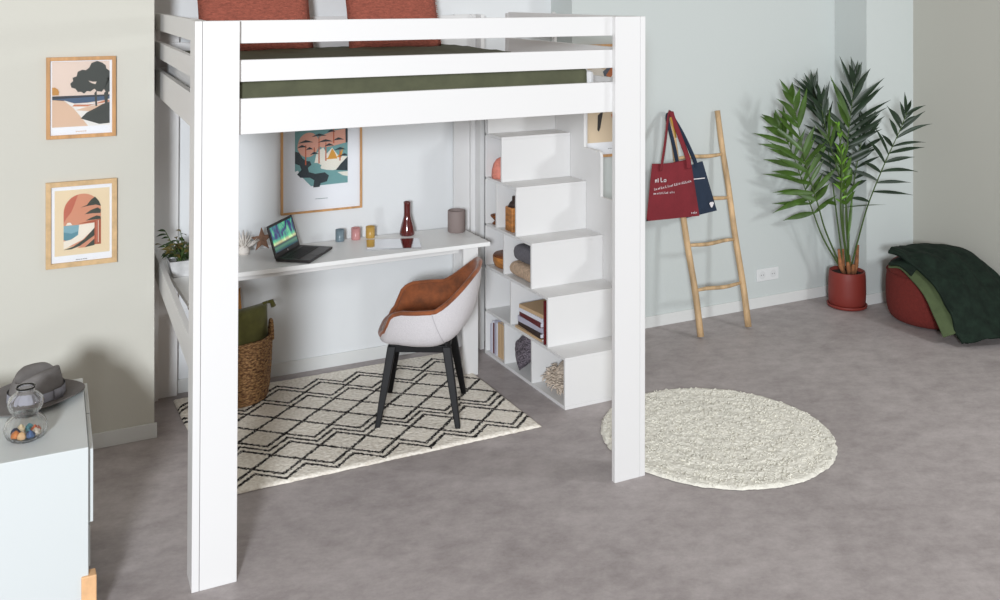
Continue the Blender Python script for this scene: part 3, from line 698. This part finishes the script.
for dx,dy,tx,ty,h in ((-.06,-.02,-.10,-.02,.42),(-.03,-.04,-.045,-.05,.33),(.0,-.05,.0,-.06,.31),(.05,-.02,.085,-.02,.43),(.02,.0,.02,0,.36),(-.01,.03,-.01,.03,.40),(.035,-.04,.04,-.05,.34)):
    m.tube([(PC[0]+dx*.7,PC[1]+dy,.235),(PC[0]+lerp(dx,tx,.6),PC[1]+ty,.30),(PC[0]+tx,PC[1]+ty,h)],[.017,.015,.009],7)
m.build('trunk_husk',M_husk,pot,smooth=True)

# ------------------------------------------------------------------ pouf and quilt
PF=(5.725,4.79); pr=.292
pf=thing('round_pouf',(PF[0],PF[1],0),'rust red round fabric pouf in the right corner under the green quilt','pouf')
MB().lathe([(0,.0),(.22,.0),(.262,.012),(.285,.05),(.297,.12),(.299,.2),(.296,.28),(.288,.33),(.27,.37),(.24,.395),(.15,.41),(0,.415)],(PF[0],PF[1],0),56).build('body',M_pouf,pf,smooth=True,sub=1)
MB().tube([(PF[0]+.2905*math.cos(a),PF[1]+.2905*math.sin(a),.325) for a in [2*PI*i/60 for i in range(60)]],.004,6,closed=True).build('seam',M_pouf,pf,smooth=True)
def cv(px,py,d): return at(px,py,d)
# rows run from the folded end (top left) down to the floor (right); each row from the near edge to the far edge
rows_top=[[cv(888,251,6.72),cv(893,248,6.85),cv(905,246.5,7.0),cv(922,246,7.12)],
          [cv(903,259,6.66),cv(912,251,6.80),cv(925,246,6.95),cv(945,245,7.05)],
          [cv(921,271,6.58),cv(932,258,6.70),cv(946,249,6.85),cv(965,250,6.95)],
          [cv(938,292,6.47),cv(951,274,6.58),cv(966,260,6.72),cv(984,262,6.82)],
          [cv(950,314,6.38),cv(966,297,6.45),cv(984,283,6.58),cv(1003,280,6.72)],
          [cv(956,332,6.33),cv(976,322,6.36),cv(998,312,6.44),cv(1020,305,6.56)],
          [cv(962,344,6.31),cv(984,340,6.29),cv(1012,337,6.33),cv(1036,329,6.42)]]
def surf(rows,u,v):
    def cr(ps,t):
        n=len(ps)-1; k=t*n; i=min(int(k),n-1); f=k-i
        p0=ps[max(i-1,0)];p1=ps[i];p2=ps[i+1];p3=ps[min(i+2,n)]
        return .5*((2*p1)+(p2-p0)*f+(2*p0-5*p1+4*p2-p3)*f*f+(3*p1-p0-3*p2+p3)*f**3)
    return cr([cr(r,v) for r in rows],u)
ql=thing('quilt',(5.55,4.4,0),'dark green quilt with mossy lining draped over the pouf down to the floor','blanket')
def qfn(off,amp,du=0):
    def f(u,v):
        p=surf(rows_top,u,v)
        w=noise.noise(Vector((u*5,v*7,off*50)))*amp+noise.noise(Vector((u*9,v*22,2)))*amp*.6
        p=p+Vector((-.35,-.5,.8))*(off+w)
        p.z=max(p.z,.012+off*.2); p.x=min(p.x,6.03)
        return p
    return f
MB().grid(qfn(-.004,.024),48,36).build('quilt_top',M_dgreen,ql,smooth=True,solid=.022,sub=1)
rows_lin=[[cv(888,267,6.70),cv(893,263,6.8),cv(905,259,6.95),cv(922,255,7.05)],
          [cv(898,268,6.66),cv(905,263,6.72),cv(915,256,6.85),cv(930,250,7.0)],
          [cv(910,278,6.60),cv(918,268,6.66),cv(928,260,6.78),cv(945,255,6.95)],
          [cv(924,296,6.50),cv(933,282,6.56),cv(946,270,6.66),cv(965,265,6.85)],
          [cv(934,317,6.42),cv(946,304,6.45),cv(962,292,6.53),cv(980,285,6.65)],
          [cv(943,338,6.35),cv(958,333,6.34),cv(976,325,6.38),cv(1000,316,6.48)]]
def lfn(u,v):
    p=surf(rows_lin,u,v); p=p+Vector((-.35,-.5,.8))*(noise.noise(Vector((u*6,v*5,9)))*.008); p.z=max(p.z,.010); p.x=min(p.x,6.03); return p
MB().grid(lfn,40,24).build('quilt_lining',M_lgreen,ql,smooth=True,solid=.014,sub=1)
MB().grid(lambda u,v:surf(rows_lin,u*.42,v*.9)+Vector((-.01,-.01,.022))+Vector((0,0,noise.noise(Vector((u*4,v*4,1)))*.006)),20,16).build('quilt_fold',M_dgreen,ql,smooth=True,solid=.016,sub=1)

# ------------------------------------------------------------------ basket with cushions
BC=(1.195,5.575)
bk=thing('wicker_basket',(BC[0],BC[1],.014),'round woven brown basket with loop handles standing on the rug corner','basket')
m=MB()
prof=[(.178,.0),(.195,.03),(.205,.1),(.212,.2),(.216,.28),(.217,.335)]
n=64
# coiled rows
z=.016; zt=.315
rows=19
for k in range(rows):
    zz=z+ (zt)*k/(rows-1); rr=interp([(0,.176),(.1,.190),(.2,.197),(.34,.202)],zz)
    m.tube([(BC[0]+rr*math.cos(a)*(1+.004*math.sin(18*a+k*PI)),BC[1]+rr*math.sin(a)*(1+.004*math.sin(18*a+k*PI)),zz+.012) for a in [2*PI*i/n for i in range(n)]],.0115,6,closed=True)
m.lathe([(0,.018),(.17,.018),(.184,.1),(.191,.2),(.196,.32)],(BC[0],BC[1],0),n)
m.build('body',M_basket,bk,smooth=True)
for ang in (-.15,PI-.15):
    ca,sa=math.cos(ang),math.sin(ang); tx,ty=-sa,ca
    pts=[]
    for i in range(13):
        t=PI*i/12; pts.append((BC[0]+ca*(.204)+tx*.062*math.cos(t),BC[1]+sa*(.204)+ty*.062*math.cos(t),.325+.085*math.sin(t)))
    MB().tube(pts,.011,8).build('handle',M_basket,bk,smooth=True)
k=cushion('cushion',M_olivecush,(1.24,5.54,.335),.33,.33,.11,(.95,.30,.0),(-.03,.12,1),'olive green velvet cushion with tassels stuffed upright in the wicker basket','cushion',pinch=.04)
m=MB(); 
tp=Vector((1.392,5.602,.497)); m.tube([tp,tp+Vector((.022,.004,.0)),tp+Vector((.034,.004,-.03))],[.008,.013,.016],7); m.tube([tp+Vector((-.03,-.01,-.004)),tp],[.008,.009],6)
m.build('tassel',M_olivecush,k,smooth=True)
cushion('cushion',M_orange,(1.14,5.655,.385),.32,.32,.09,(.95,.28,.14),(-.16,.1,1),'ochre cushion behind the olive one in the wicker basket','cushion')

# ------------------------------------------------------------------ items on the desk
def cup(c,r,h,m_,name,label,cat,group=None):
    t=thing(name,c,label,cat,group)
    MB().lathe([(0,0),(r*.96,0),(r,h*.05),(r,h),(r*.9,h),(r*.88,h*.15),(0,h*.12)],c,32).build('cup',m_,t,smooth=True)
    MB().lathe([(0,h*.72),(r*.87,h*.72)],c,24).build('candle_wax',M_star,t)
    return t
cup((1.838,5.69,DZ),.026,.068,M_blue,'candle_holder','slate blue candle cup on the desk, nearest the laptop','candle holder','candle cups on the desk')
cup((1.935,5.69,DZ),.027,.068,M_pink,'candle_holder','dusty pink candle cup on the desk, middle of the three','candle holder','candle cups on the desk')
cup((2.025,5.69,DZ),.027,.067,M_gold,'candle_holder','amber yellow candle cup on the desk by the mirrored tray','candle holder','candle cups on the desk')
t=thing('bottle_vase',(2.245,5.655,DZ),'oxblood red glazed bottle vase with a slender neck on the desk','vase')
MB().lathe([(0,0),(.040,0),(.0455,.006),(.0445,.02),(.037,.055),(.027,.09),(.021,.115),(.0195,.14),(.0205,.19),(.022,.200),(.018,.2),(.016,.15),(0,.12)],(2.245,5.655,DZ),40).build('body',M_bottle,t,smooth=True)
t=thing('storage_jar',(2.545,5.60,DZ),'grey brown cylindrical ceramic pot at the right end of the desk','pot')
MB().lathe([(0,0),(.050,0),(.0535,.004),(.0535,.128),(.051,.131),(.047,.128),(.046,.02),(0,.015)],(2.545,5.60,DZ),40).build('body',M_taupe,t,smooth=True)
# mirrored tray
ty=MB(); a=math.atan2(-.10,.293); ux=Vector((math.cos(a),math.sin(a),0)); uy=Vector((-ux.y,ux.x,0)); tc_=Vector((2.085,5.465,DZ+.004))
ty.obox(tc_,ux,uy,(0,0,1),.155,.115,.0035); o=ty.build('mirror_tray',M_tray,bevel=.002,loc=(2.085,5.465,DZ)); tag(o,'flat mirrored tray reflecting the red vase, lying on the desk','tray')
# laptop
hc=Vector((1.485,5.525,DZ+.0)); hx=Vector((.64,.77,0)).normalized(); hf=Vector((.80,-.60,0)).normalized(); hf=(hf-hx*hf.dot(hx)).normalized()
lp=thing('laptop',tuple(hc+hf*.1),'open black laptop showing green northern lights, on the left of the desk','laptop')
base_=MB().obox(hc+hf*.100+Vector((0,0,.010)),hx,hf,(0,0,1),.158,.100,.0075).build('base',M_laptop,lp,bevel=.004)
m=MB()
for r_ in range(5):
    for c_ in range(12): m.obox(hc+hf*(.045+r_*.019)+hx*(-.121+c_*.022)+Vector((0,0,.0185)),hx,hf,(0,0,1),.0088,.0075,.0009)
m.build('keyboard',M_keys,base_)
MB().obox(hc+hf*.17+Vector((0,0,.0180)),hx,hf,(0,0,1),.045,.026,.0006).build('trackpad',mat('trackpad_plastic',(56,54,54),.4),base_)
su=(Vector((0,0,1))-hf*.30).normalized(); sn=hx.cross(su).normalized()
if sn.dot(hf)<0: sn=-sn
sc_=hc+Vector((0,0,.014))+su*.090
lid_=MB().obox(sc_,hx,su,sn,.158,.090,.004).build('lid',M_laptop,lp,bevel=.004)
m=MB(); cc=sc_+sn*.0046+su*.006; vs=[cc+hx*(i*.141)+su*(j*.070) for i,j in ((-1,-1),(1,-1),(1,1),(-1,1))]
o=m.add(vs,[(0,1,2,3)]).build('screen',M_screen,lid_); uv=o.data.uv_layers.new()
vmap={0:(0,0),1:(1,0),2:(1,1),3:(0,1)}
for l in o.data.loops: uv.data[l.index].uv=vmap[l.vertex_index]
m=MB(); cc=sc_+sn*.0048-su*.076; m.add([cc+(hx*math.cos(a)+su*math.sin(a))*.005 for a in [2*PI*i/16 for i in range(16)]],[tuple(range(16))]); m.build('logo',M_print,lid_)
# starfish ornaments
def star(c,R,r,axis_n,axis_u,th,name,m_,label,arms=5,rot=0):
    n=Vector(axis_n).normalized(); u=Vector(axis_u); u=(u-n*u.dot(n)).normalized(); v=n.cross(u); c=Vector(c); ring=[]
    for i in range(arms*2):
        a=rot+PI*i/arms; q=R if i%2==0 else r; ring.append(c+u*(q*math.cos(a))+v*(q*math.sin(a)))
    vs=ring+[c+n*th,c-n*th]; k=len(ring); fs=[(i,(i+1)%k,k) for i in range(k)]+[((i+1)%k,i,k+1) for i in range(k)]
    low=min(v_.z for v_ in vs)
    vs=[v_+Vector((0,0,DZ+.001-low)) for v_ in vs]
    o=MB().add(vs,fs).build(name,m_,smooth=False,bevel=.002,loc=(c.x,c.y,DZ)); tag(o,label,'ornament'); return o
star((1.375,5.665,.82),.075,.03,(-.6,-.75,.35),(0,0,1),.016,'starfish',M_starbr,'brown dried starfish propped up on the desk behind the laptop',rot=.2)
# spiky white coral
cc=Vector((1.27,5.65,DZ)); m=MB()
for i in range(34):
    a=rnd.uniform(0,2*PI); e=rnd.uniform(.15,1.45); d=Vector((math.cos(a)*math.cos(e),math.sin(a)*math.cos(e),math.sin(e))); l=rnd.uniform(.06,.10)
    m.tube([cc+Vector((0,0,.03)),cc+Vector((0,0,.03))+d*l*.6,cc+Vector((0,0,.032))+d*l+Vector((0,0,.004))],[.005,.004,.0015],5)
m.lathe([(0,0),(.03,0),(.035,.02),(.024,.045),(0,.055)],tuple(cc),16)
o=m.build('coral_ornament',M_star,smooth=True,loc=tuple(cc)); tag(o,'white spiky branching coral ornament on the desk left of the starfish','ornament')
# potted plant at the left arm of the desk
pc=Vector((.895,5.38,DZ)); pl=thing('potted_plant',tuple(pc),'small bushy dark green plant in a pale stone pot on the desk corner','plant')
m=MB(); rb_=[(pc.x+.052*sx_,pc.y+.052*sy_,DZ) for sx_,sy_ in ((-1,-1),(1,-1),(1,1),(-1,1))]; rt_=[(pc.x+.074*sx_,pc.y+.074*sy_,DZ+.085) for sx_,sy_ in ((-1,-1),(1,-1),(1,1),(-1,1))]
ri=[(pc.x+.068*sx_,pc.y+.068*sy_,DZ+.085) for sx_,sy_ in ((-1,-1),(1,-1),(1,1),(-1,1))]; rj=[(a_[0],a_[1],DZ+.070) for a_ in ri]
m.add(rb_+rt_+ri+rj,[(3,2,1,0)]+[(i,(i+1)%4,4+(i+1)%4,4+i) for i in range(4)]+[(4+i,4+(i+1)%4,8+(i+1)%4,8+i) for i in range(4)]+[(8+i,8+(i+1)%4,12+(i+1)%4,12+i) for i in range(4)]+[(12,13,14,15)])
m.build('pot',M_stone,pl,bevel=.003)
m=MB(); rr=random.Random(4)
for i in range(22):
    a=rr.uniform(0,2*PI); e=rr.uniform(.35,1.3); d=Vector((math.cos(a)*math.cos(e),math.sin(a)*math.cos(e),math.sin(e))); l=rr.uniform(.08,.17)
    b0=pc+Vector((0,0,.075))+Vector((rr.uniform(-.03,.03),rr.uniform(-.03,.03),0)); tip=b0+d*l; m.tube([b0,b0+d*l*.5+Vector((0,0,.01)),tip],.0022,5,m=2)
    for j in range(7):
        q=b0.lerp(tip,.35+.65*j/6); a2=a+rr.uniform(-1.4,1.4); dd=Vector((math.cos(a2),math.sin(a2),rr.uniform(-.2,.6))); leaflet(m,q,dd,Vector((0,0,1))+cam_dir*.4,rr.uniform(.035,.06),rr.uniform(.008,.012),.25,0 if rr.random()<.65 else 1)
m.build('foliage',[mat('dark_glossy_leaf',(46,62,34),.4,mottle=.3,mscale=20),mat('bronze_leaf',(104,92,48),.5,mottle=.2,mscale=20),M_stem],pl,smooth=True)

# ------------------------------------------------------------------ things in the cubbies
def put(o,label,cat,group=None): return tag(o,label,cat,group)
# row 4: pink perforated dome
z=zs[4]
m=MB().lathe([(0,0),(.052,0),(.056,.01),(.054,.05),(.044,.088),(.026,.115),(.008,.125),(0,.126)],(2.80,5.505,z),28,ribs=14,ramp=.03)
o=m.build('clay_lantern',M_pinkc,smooth=True,loc=(2.80,5.505,z)); put(o,'small pink ribbed clay dome in the topmost open stair cubby','ornament')
# row 3
z=zs[3]
t=MB().lathe([(0,0),(.03,0),(.034,.004),(.018,.02),(.03,.034),(.044,.05),(.043,.056),(.03,.05),(0,.04)],(2.79,5.53,z),28); o=t.build('footed_bowl',M_wooddk,smooth=True,loc=(2.79,5.53,z)); put(o,'little dark footed bowl in the narrow stair cubby above the wooden bowl','bowl')
bt=thing('wooden_bottle',(2.80,5.32,z),'brown square wooden bottle with dark neck in the stair cubby behind the fourth riser','vase')
MB().box(2.755,2.845,5.275,5.365,z,z+.145).build('body',M_wood,bt,bevel=.008)
MB().lathe([(.044,.145),(.03,.17),(.018,.18),(.017,.205),(0,.207)],(2.80,5.32,z),20).build('neck',M_dbook,bt,smooth=True)
# row 2: bowl and blankets
z=zs[2]
bw=thing('wooden_bowl',(2.85,5.475,z),'round acacia wood bowl in the stair cubby level with the desk','bowl')
MB().lathe([(0,0),(.07,0),(.09,.012),(.1,.04),(.102,.07),(.096,.071),(.092,.045),(.08,.02),(0,.012)],(2.842,5.473,z),40).build('body',M_wood,bw,smooth=True)
MB().lathe([(0,.066),(.094,.066),(.099,.074),(.094,.082),(0,.083)],(2.842,5.473,z),40).build('lid',M_wooddk,bw,smooth=True)
def folded(name,x0,x1,y0,y1,z0,z1,m_,label,seed,layers=3):
    mb=MB(); hl=(z1-z0)/layers
    for k in range(layers):
        za=z0+k*hl
        def fn(u,v):
            a=2*PI*v; yy_=lerp(y0,y1,u); 
            e=(1-abs(2*u-1)**8)**.4
            cx=(x0+x1)/2; rx=(x1-x0)/2; x=cx+rx*math.copysign(abs(math.cos(a))**.35,math.cos(a))*(.96+.04*e); zz=za+hl/2+hl*.5*math.copysign(abs(math.sin(a))**.6,math.sin(a))*e
            return (x+noise.noise(Vector((yy_*20,a,seed+k)))*.006,yy_,zz+noise.noise(Vector((yy_*14,a*.6,seed)))*.004*(1 if v else 0))
        mb.grid(fn,24,28)
    o=mb.build(name,m_,smooth=True,loc=((x0+x1)/2,(y0+y1)/2,z0)); put(o,label,'blanket'); return o
folded('folded_blanket',2.76,3.0,5.035,5.32,z+.002,z+.090,M_beige,'oatmeal chunky knit blanket folded at the bottom of the stair cubby pile',3,1)
folded('folded_blanket',2.77,3.0,5.035,5.29,z+.092,z+.195,M_dkgrey,'charcoal grey blanket folded on top of the oatmeal one in the cubby',8,1)
# row 1: stacked books
z=zs[1]
def book(c,w,l,h,cover,rotz,label,group,upright=False,pages=M_pages,name='book'):
    """w along X (depth into the shelf), l along Y"""
    t=thing(name,c,label,'book',group); ca,sa=math.cos(rotz),math.sin(rotz); ux=Vector((ca,sa,0)); uy=Vector((-sa,ca,0)); uz=Vector((0,0,1)); c=Vector(c)+uz*(h/2 if not upright else l/2)
    if upright: ax,ay,az=(ux,uz,uy)   # thickness along uy
    else: ax,ay,az=(ux,uy,uz)
    th=min(.0022,h*.15)
    mb=MB(); mb.obox(c-az*(h/2-th/2),ax,ay,az,w/2,l/2,th/2); mb.obox(c+az*(h/2-th/2),ax,ay,az,w/2,l/2,th/2)
    sp = -ax if upright else -ax
    mb.obox(c+sp*(w/2-th/2),ax,ay,az,th/2,l/2,h/2-th)
    mb.build('cover',cover,t); MB().obox(c+sp*(-.003),ax,ay,az,w/2-.004,l/2-.004,h/2-th).build('pages',pages,t); return t
g='books piled flat in the stair cubby'
zc=zs[1]; lst=[(.24,.32,.012,M_kraft,.04,'kraft folder at the very bottom of the flat book pile'),(.22,.30,.026,M_dbook,-.03,'dark brown book second from the bottom of the flat pile'),(.21,.30,.030,M_lbook,.06,'thick lavender grey book in the middle of the flat pile'),
 (.21,.28,.028,M_rbook,-.02,'dark red book near the top of the flat pile'),(.21,.28,.022,M_pages,.05,'white notebook just under the kraft notebook'),(.20,.27,.020,M_kraft,.1,'kraft notebook lying on top of the flat book pile')]
for w,l,h,cv_,rz,lab in lst:
    book((2.85,5.055,zc),w*.9,l*.92,h,cv_,rz,lab,g); zc+=h+.0004
book((2.85,4.862,zs[1]),.22,.24,.012,M_rbook,0,'dark red book standing upright against the riser beside the pile','books standing by the pile',upright=True)
m=MB().lathe([(0,0),(.05,0),(.055,.02),(.05,.055),(.03,.06),(0,.06)],(2.93,5.32,zs[1]),24,ribs=10,ramp=.03); o=m.build('pink_bowl',M_pinkc,smooth=True,loc=(2.93,5.32,zs[1])); put(o,'pink scalloped trinket bowl behind the divider left of the book pile','bowl')
# row 0: upright books, cushions
z=.018; y=5.572; g='books standing in the bottom stair cubby'
for w,l,h,cv_,lab in ((.16,.17,.014,M_lbook,'pale lavender paperback standing furthest back in the bottom cubby'),(.17,.19,.020,M_pages,'white spined paperback second from the back of the bottom cubby'),(.16,.185,.013,M_rbook,'thin red book between white ones in the bottom cubby'),
   (.17,.2,.024,M_lbook,'thick pale grey book in the middle of the bottom cubby row'),(.165,.195,.018,M_pages,'white book next to the tan ones in the bottom cubby'),(.175,.205,.028,M_kraft,'tan book second from the divider in the bottom cubby'),(.18,.208,.040,M_kraft,'thick tan book against the divider in the bottom cubby')):
    y-=h+.0015
    book((2.745+w/2+.012,y,z),w,l,h,cv_,0,lab,g,upright=True)
cushion('cushion',M_cushdk,(2.805,5.19,.138),.178,.178,.09,(.35,1,.94),(.35,-1,.94),'dark beaded square cushion tilted in the middle bottom stair cubby','cushion')
# shaggy cushion
kc=cushion('cushion',M_shagb,(2.87,4.815,.095),.27,.19,.10,(.15,1,0),(.75,0,.6),'oatmeal shaggy cushion in the bottom cubby nearest the first step','cushion')
m=MB(); rr=random.Random(12)
for i in range(520):
    a=rr.uniform(-1,1); b_=rr.uniform(-1,1); 
    q=Vector((2.835,4.815,.118))+Vector((.15,1,0)).normalized()*(a*.125)+Vector((.75,0,.6)).normalized()*(b_*.085)+Vector((rr.uniform(-.012,.012),0,rr.uniform(-.01,.01)))
    d=Vector((-1,rr.uniform(-.9,.9),rr.uniform(-1.2,.5))).normalized(); e=q+d*.028; 
    if q.z>.125 or e.z<z+.003 or e.x<2.74 or e.y<4.645 or e.y>4.985 or q.z<z+.003: continue
    m.tube([q,q+d*.016+Vector((0,0,.004)),e],[.0035,.003,.002],4)
m.build('yarn_fringe',M_shagb,kc,smooth=True)

# ------------------------------------------------------------------ sideboard with hat and vase
sb=thing('white_cabinet',(0,4.15,0),'white cabinet with beech legs at the lower left, holding the hat and vase','cabinet')
CT=.62
def wc(x,y,z): return (x+(.036*(y-3.806)/.7 if x>.2 else 0),y,z)
MB().box(-.62,.316,3.806,4.51,.085,CT).build('body',M_cab,sb,bevel=.003,warp=wc)
for y0,y1 in ((3.83,4.155),(4.165,4.49)): MB().box(.318,.332,y0,y1,.345,.603).build('drawer_front',M_cab,sb,bevel=.002,warp=wc)
for y0,y1 in ((3.83,4.155),(4.165,4.49)): MB().box(.318,.322,y0,y1,.19,.335).build('drawer_front',M_cab,sb,bevel=.001,warp=wc)
for x in (-.60,.292):
    for y in (3.797,4.46): MB().box(x,x+.05,y,y+.05,0,.172).build('leg',M_legwood,sb,bevel=.004)
# fedora
hat=thing('fedora_hat',(.172,4.36,CT),'grey felt fedora with a paler ribbon resting on the white cabinet','hat')
def brim(s_,off):
    def fn(u,v):
        a=2*PI*u; r=lerp(.60,1,v); x=.162*r*math.cos(a); y=.188*r*math.sin(a)
        up=.022*(abs(math.cos(a))**2)*max(0,(v))**2-.004*v
        return Vector((.172+x*math.cos(.0)-0,4.36+y,CT+.006+up+off))
    return fn
HR=Matrix.Rotation(-.9,3,'Z')
def hw(p): 
    q=HR@(Vector(p)-Vector((.172,4.36,0))); return q+Vector((.172,4.36,0))
m=MB().grid(lambda u,v:hw(brim(1,.004)(u,v)),56,10,closeu=True); m.grid(lambda u,v:hw(brim(1,0)(u,v)),56,10,closeu=True); 
m.grid(lambda u,v:hw(brim(1,lerp(0,.004,v))(u,1)),56,2,closeu=True)
m.build('brim',M_felt,hat,smooth=True)
def crown(u,v):
    a=2*PI*u; prof=[(0,1.0),(.25,.985),(.6,.93),(.85,.84),(1.0,.70)]
    if v<.72:
        t=v/.72; k=lerp(1,.80,t**1.3); z=.102*t
    else:
        t=(v-.72)/.28; k=.80*math.cos(t*PI/2)**.7; z=.102+.010*math.sin(t*PI) 
    x=.092*k*math.cos(a); y=.112*k*math.sin(a)
    # front pinch (towards -y) and central dent
    if v>.35:
        w=(v-.35)/.65
        if y<0: x*=1-.45*w*min(1,(-y)/.09)
    if v>.62:
        z-=.030*math.exp(-(x/.022)**2)*min(1,(v-.62)/.2)
        z-=.10*max(0,-y)*min(1,(v-.5)/.3)
    return hw(Vector((.172+x,4.36+y,CT+.006+z)))
crown_=MB().grid(crown,56,30,closeu=True).build('crown',M_felt,hat,smooth=True)
m=MB().grid(lambda u,v:hw(Vector((.172+.0945*math.cos(2*PI*u)*(1-.02*v),4.36+.1145*math.sin(2*PI*u)*(1-.02*v),CT+.012+.034*v))),56,3,closeu=True)
q=hw(Vector((.172+.0975,4.36+.02,CT+.03))); m.obox(q,hw(Vector((1,4.36,0)))-hw(Vector((.5,4.36,0))),hw(Vector((.172,5,0)))-hw(Vector((.172,4.5,0))),(0,0,1),.003,.020,.019)
m.build('hat_band',M_band,crown_,smooth=True)
# ribbed glass vase with shells
vc=(.122,3.985,CT)
vs_=thing('glass_vase',vc,'ribbed clear glass double gourd vase with shells inside, in front of the hat','vase')
outp=[(0,0),(.05,.0),(.066,.010),(.077,.030),(.078,.050),(.068,.072),(.046,.090),(.044,.096),(.058,.112),(.065,.132),(.061,.152),(.045,.168),(.033,.176),(.031,.186),(.036,.196)]
inp=[(.033,.196),(.0285,.186),(.030,.178),(.042,.166),(.058,.151),(.062,.132),(.055,.113),(.041,.097),(.043,.089),(.065,.070),(.075,.050),(.074,.031),(.063,.013),(.048,.005),(0,.005)]
MB().lathe([(a_*.92,b_*.95) for a_,b_ in outp+inp],vc,72,ribs=18,ramp=.018).build('body',M_glass,vs_,smooth=True)
shc=[(214,128,60),(232,190,140),(60,88,130),(226,214,196),(196,96,56),(70,130,140),(240,220,180),(48,62,92)]
shm=[mat('shell_colour',c,.4) for c in shc]; g='sea shells inside the glass vase'
rr=random.Random(3)
names=['orange','sandy','blue','cream','rust red','teal','ivory','navy']
for i in range(8):
    a=2*PI*i/8+PI; r0=.035; x=vc[0]+r0*math.cos(a+.4); y=vc[1]+r0*math.sin(a+.4); 
    m=MB().lathe([(0,0),(.010,.002),(.0165,.010),(.0125,.020),(.0055,.028),(0,.032)],(x,y,CT+.0075),18,ribs=7,ramp=.12)
    o=m.build('sea_shell',shm[i],smooth=True,loc=(x,y,CT+.0075)); put(o,'%s sea shell lying at the bottom of the glass vase'%names[i],'shell',g)

# ------------------------------------------------------------------ light, world, camera
def area(name,loc,target,size,power,col,shape='DISK'):
    l=bpy.data.lights.new(name,'AREA'); l.shape=shape; l.size=size; l.energy=power; l.color=col
    o=bpy.data.objects.new(name,l); C.objects.link(o); o.location=loc; o.rotation_euler=(Vector(target)-Vector(loc)).to_track_quat('-Z','Y').to_euler(); return o
area('key_light',(-2.4,-3.75,2.9),(2.3,5.2,.6),1.1,850,(.90,.945,1.0))
area('side_light',(5.6,1.7,2.5),(3.0,5.2,.5),.6,46,(.93,.97,1.0))
w=bpy.data.worlds.new('World'); bpy.context.scene.world=w; w.use_nodes=True
w.node_tree.nodes['Background'].inputs['Color'].default_value=(1,.925,.83,1); w.node_tree.nodes['Background'].inputs['Strength'].default_value=.40
cam=bpy.data.cameras.new('Camera'); co=bpy.data.objects.new('Camera',cam); C.objects.link(co)
co.location=(0,0,2.2); co.rotation_euler=(PI/2,0,-TH); cam.sensor_width=36; cam.lens=36.36; cam.shift_y=-.304; cam.clip_start=.05
sc=bpy.context.scene; sc.camera=co
sc.view_settings.view_transform='Standard'; sc.view_settings.look='None'; sc.view_settings.gamma=1; sc.view_settings.exposure=-.06; sc.view_settings.use_curve_mapping=False
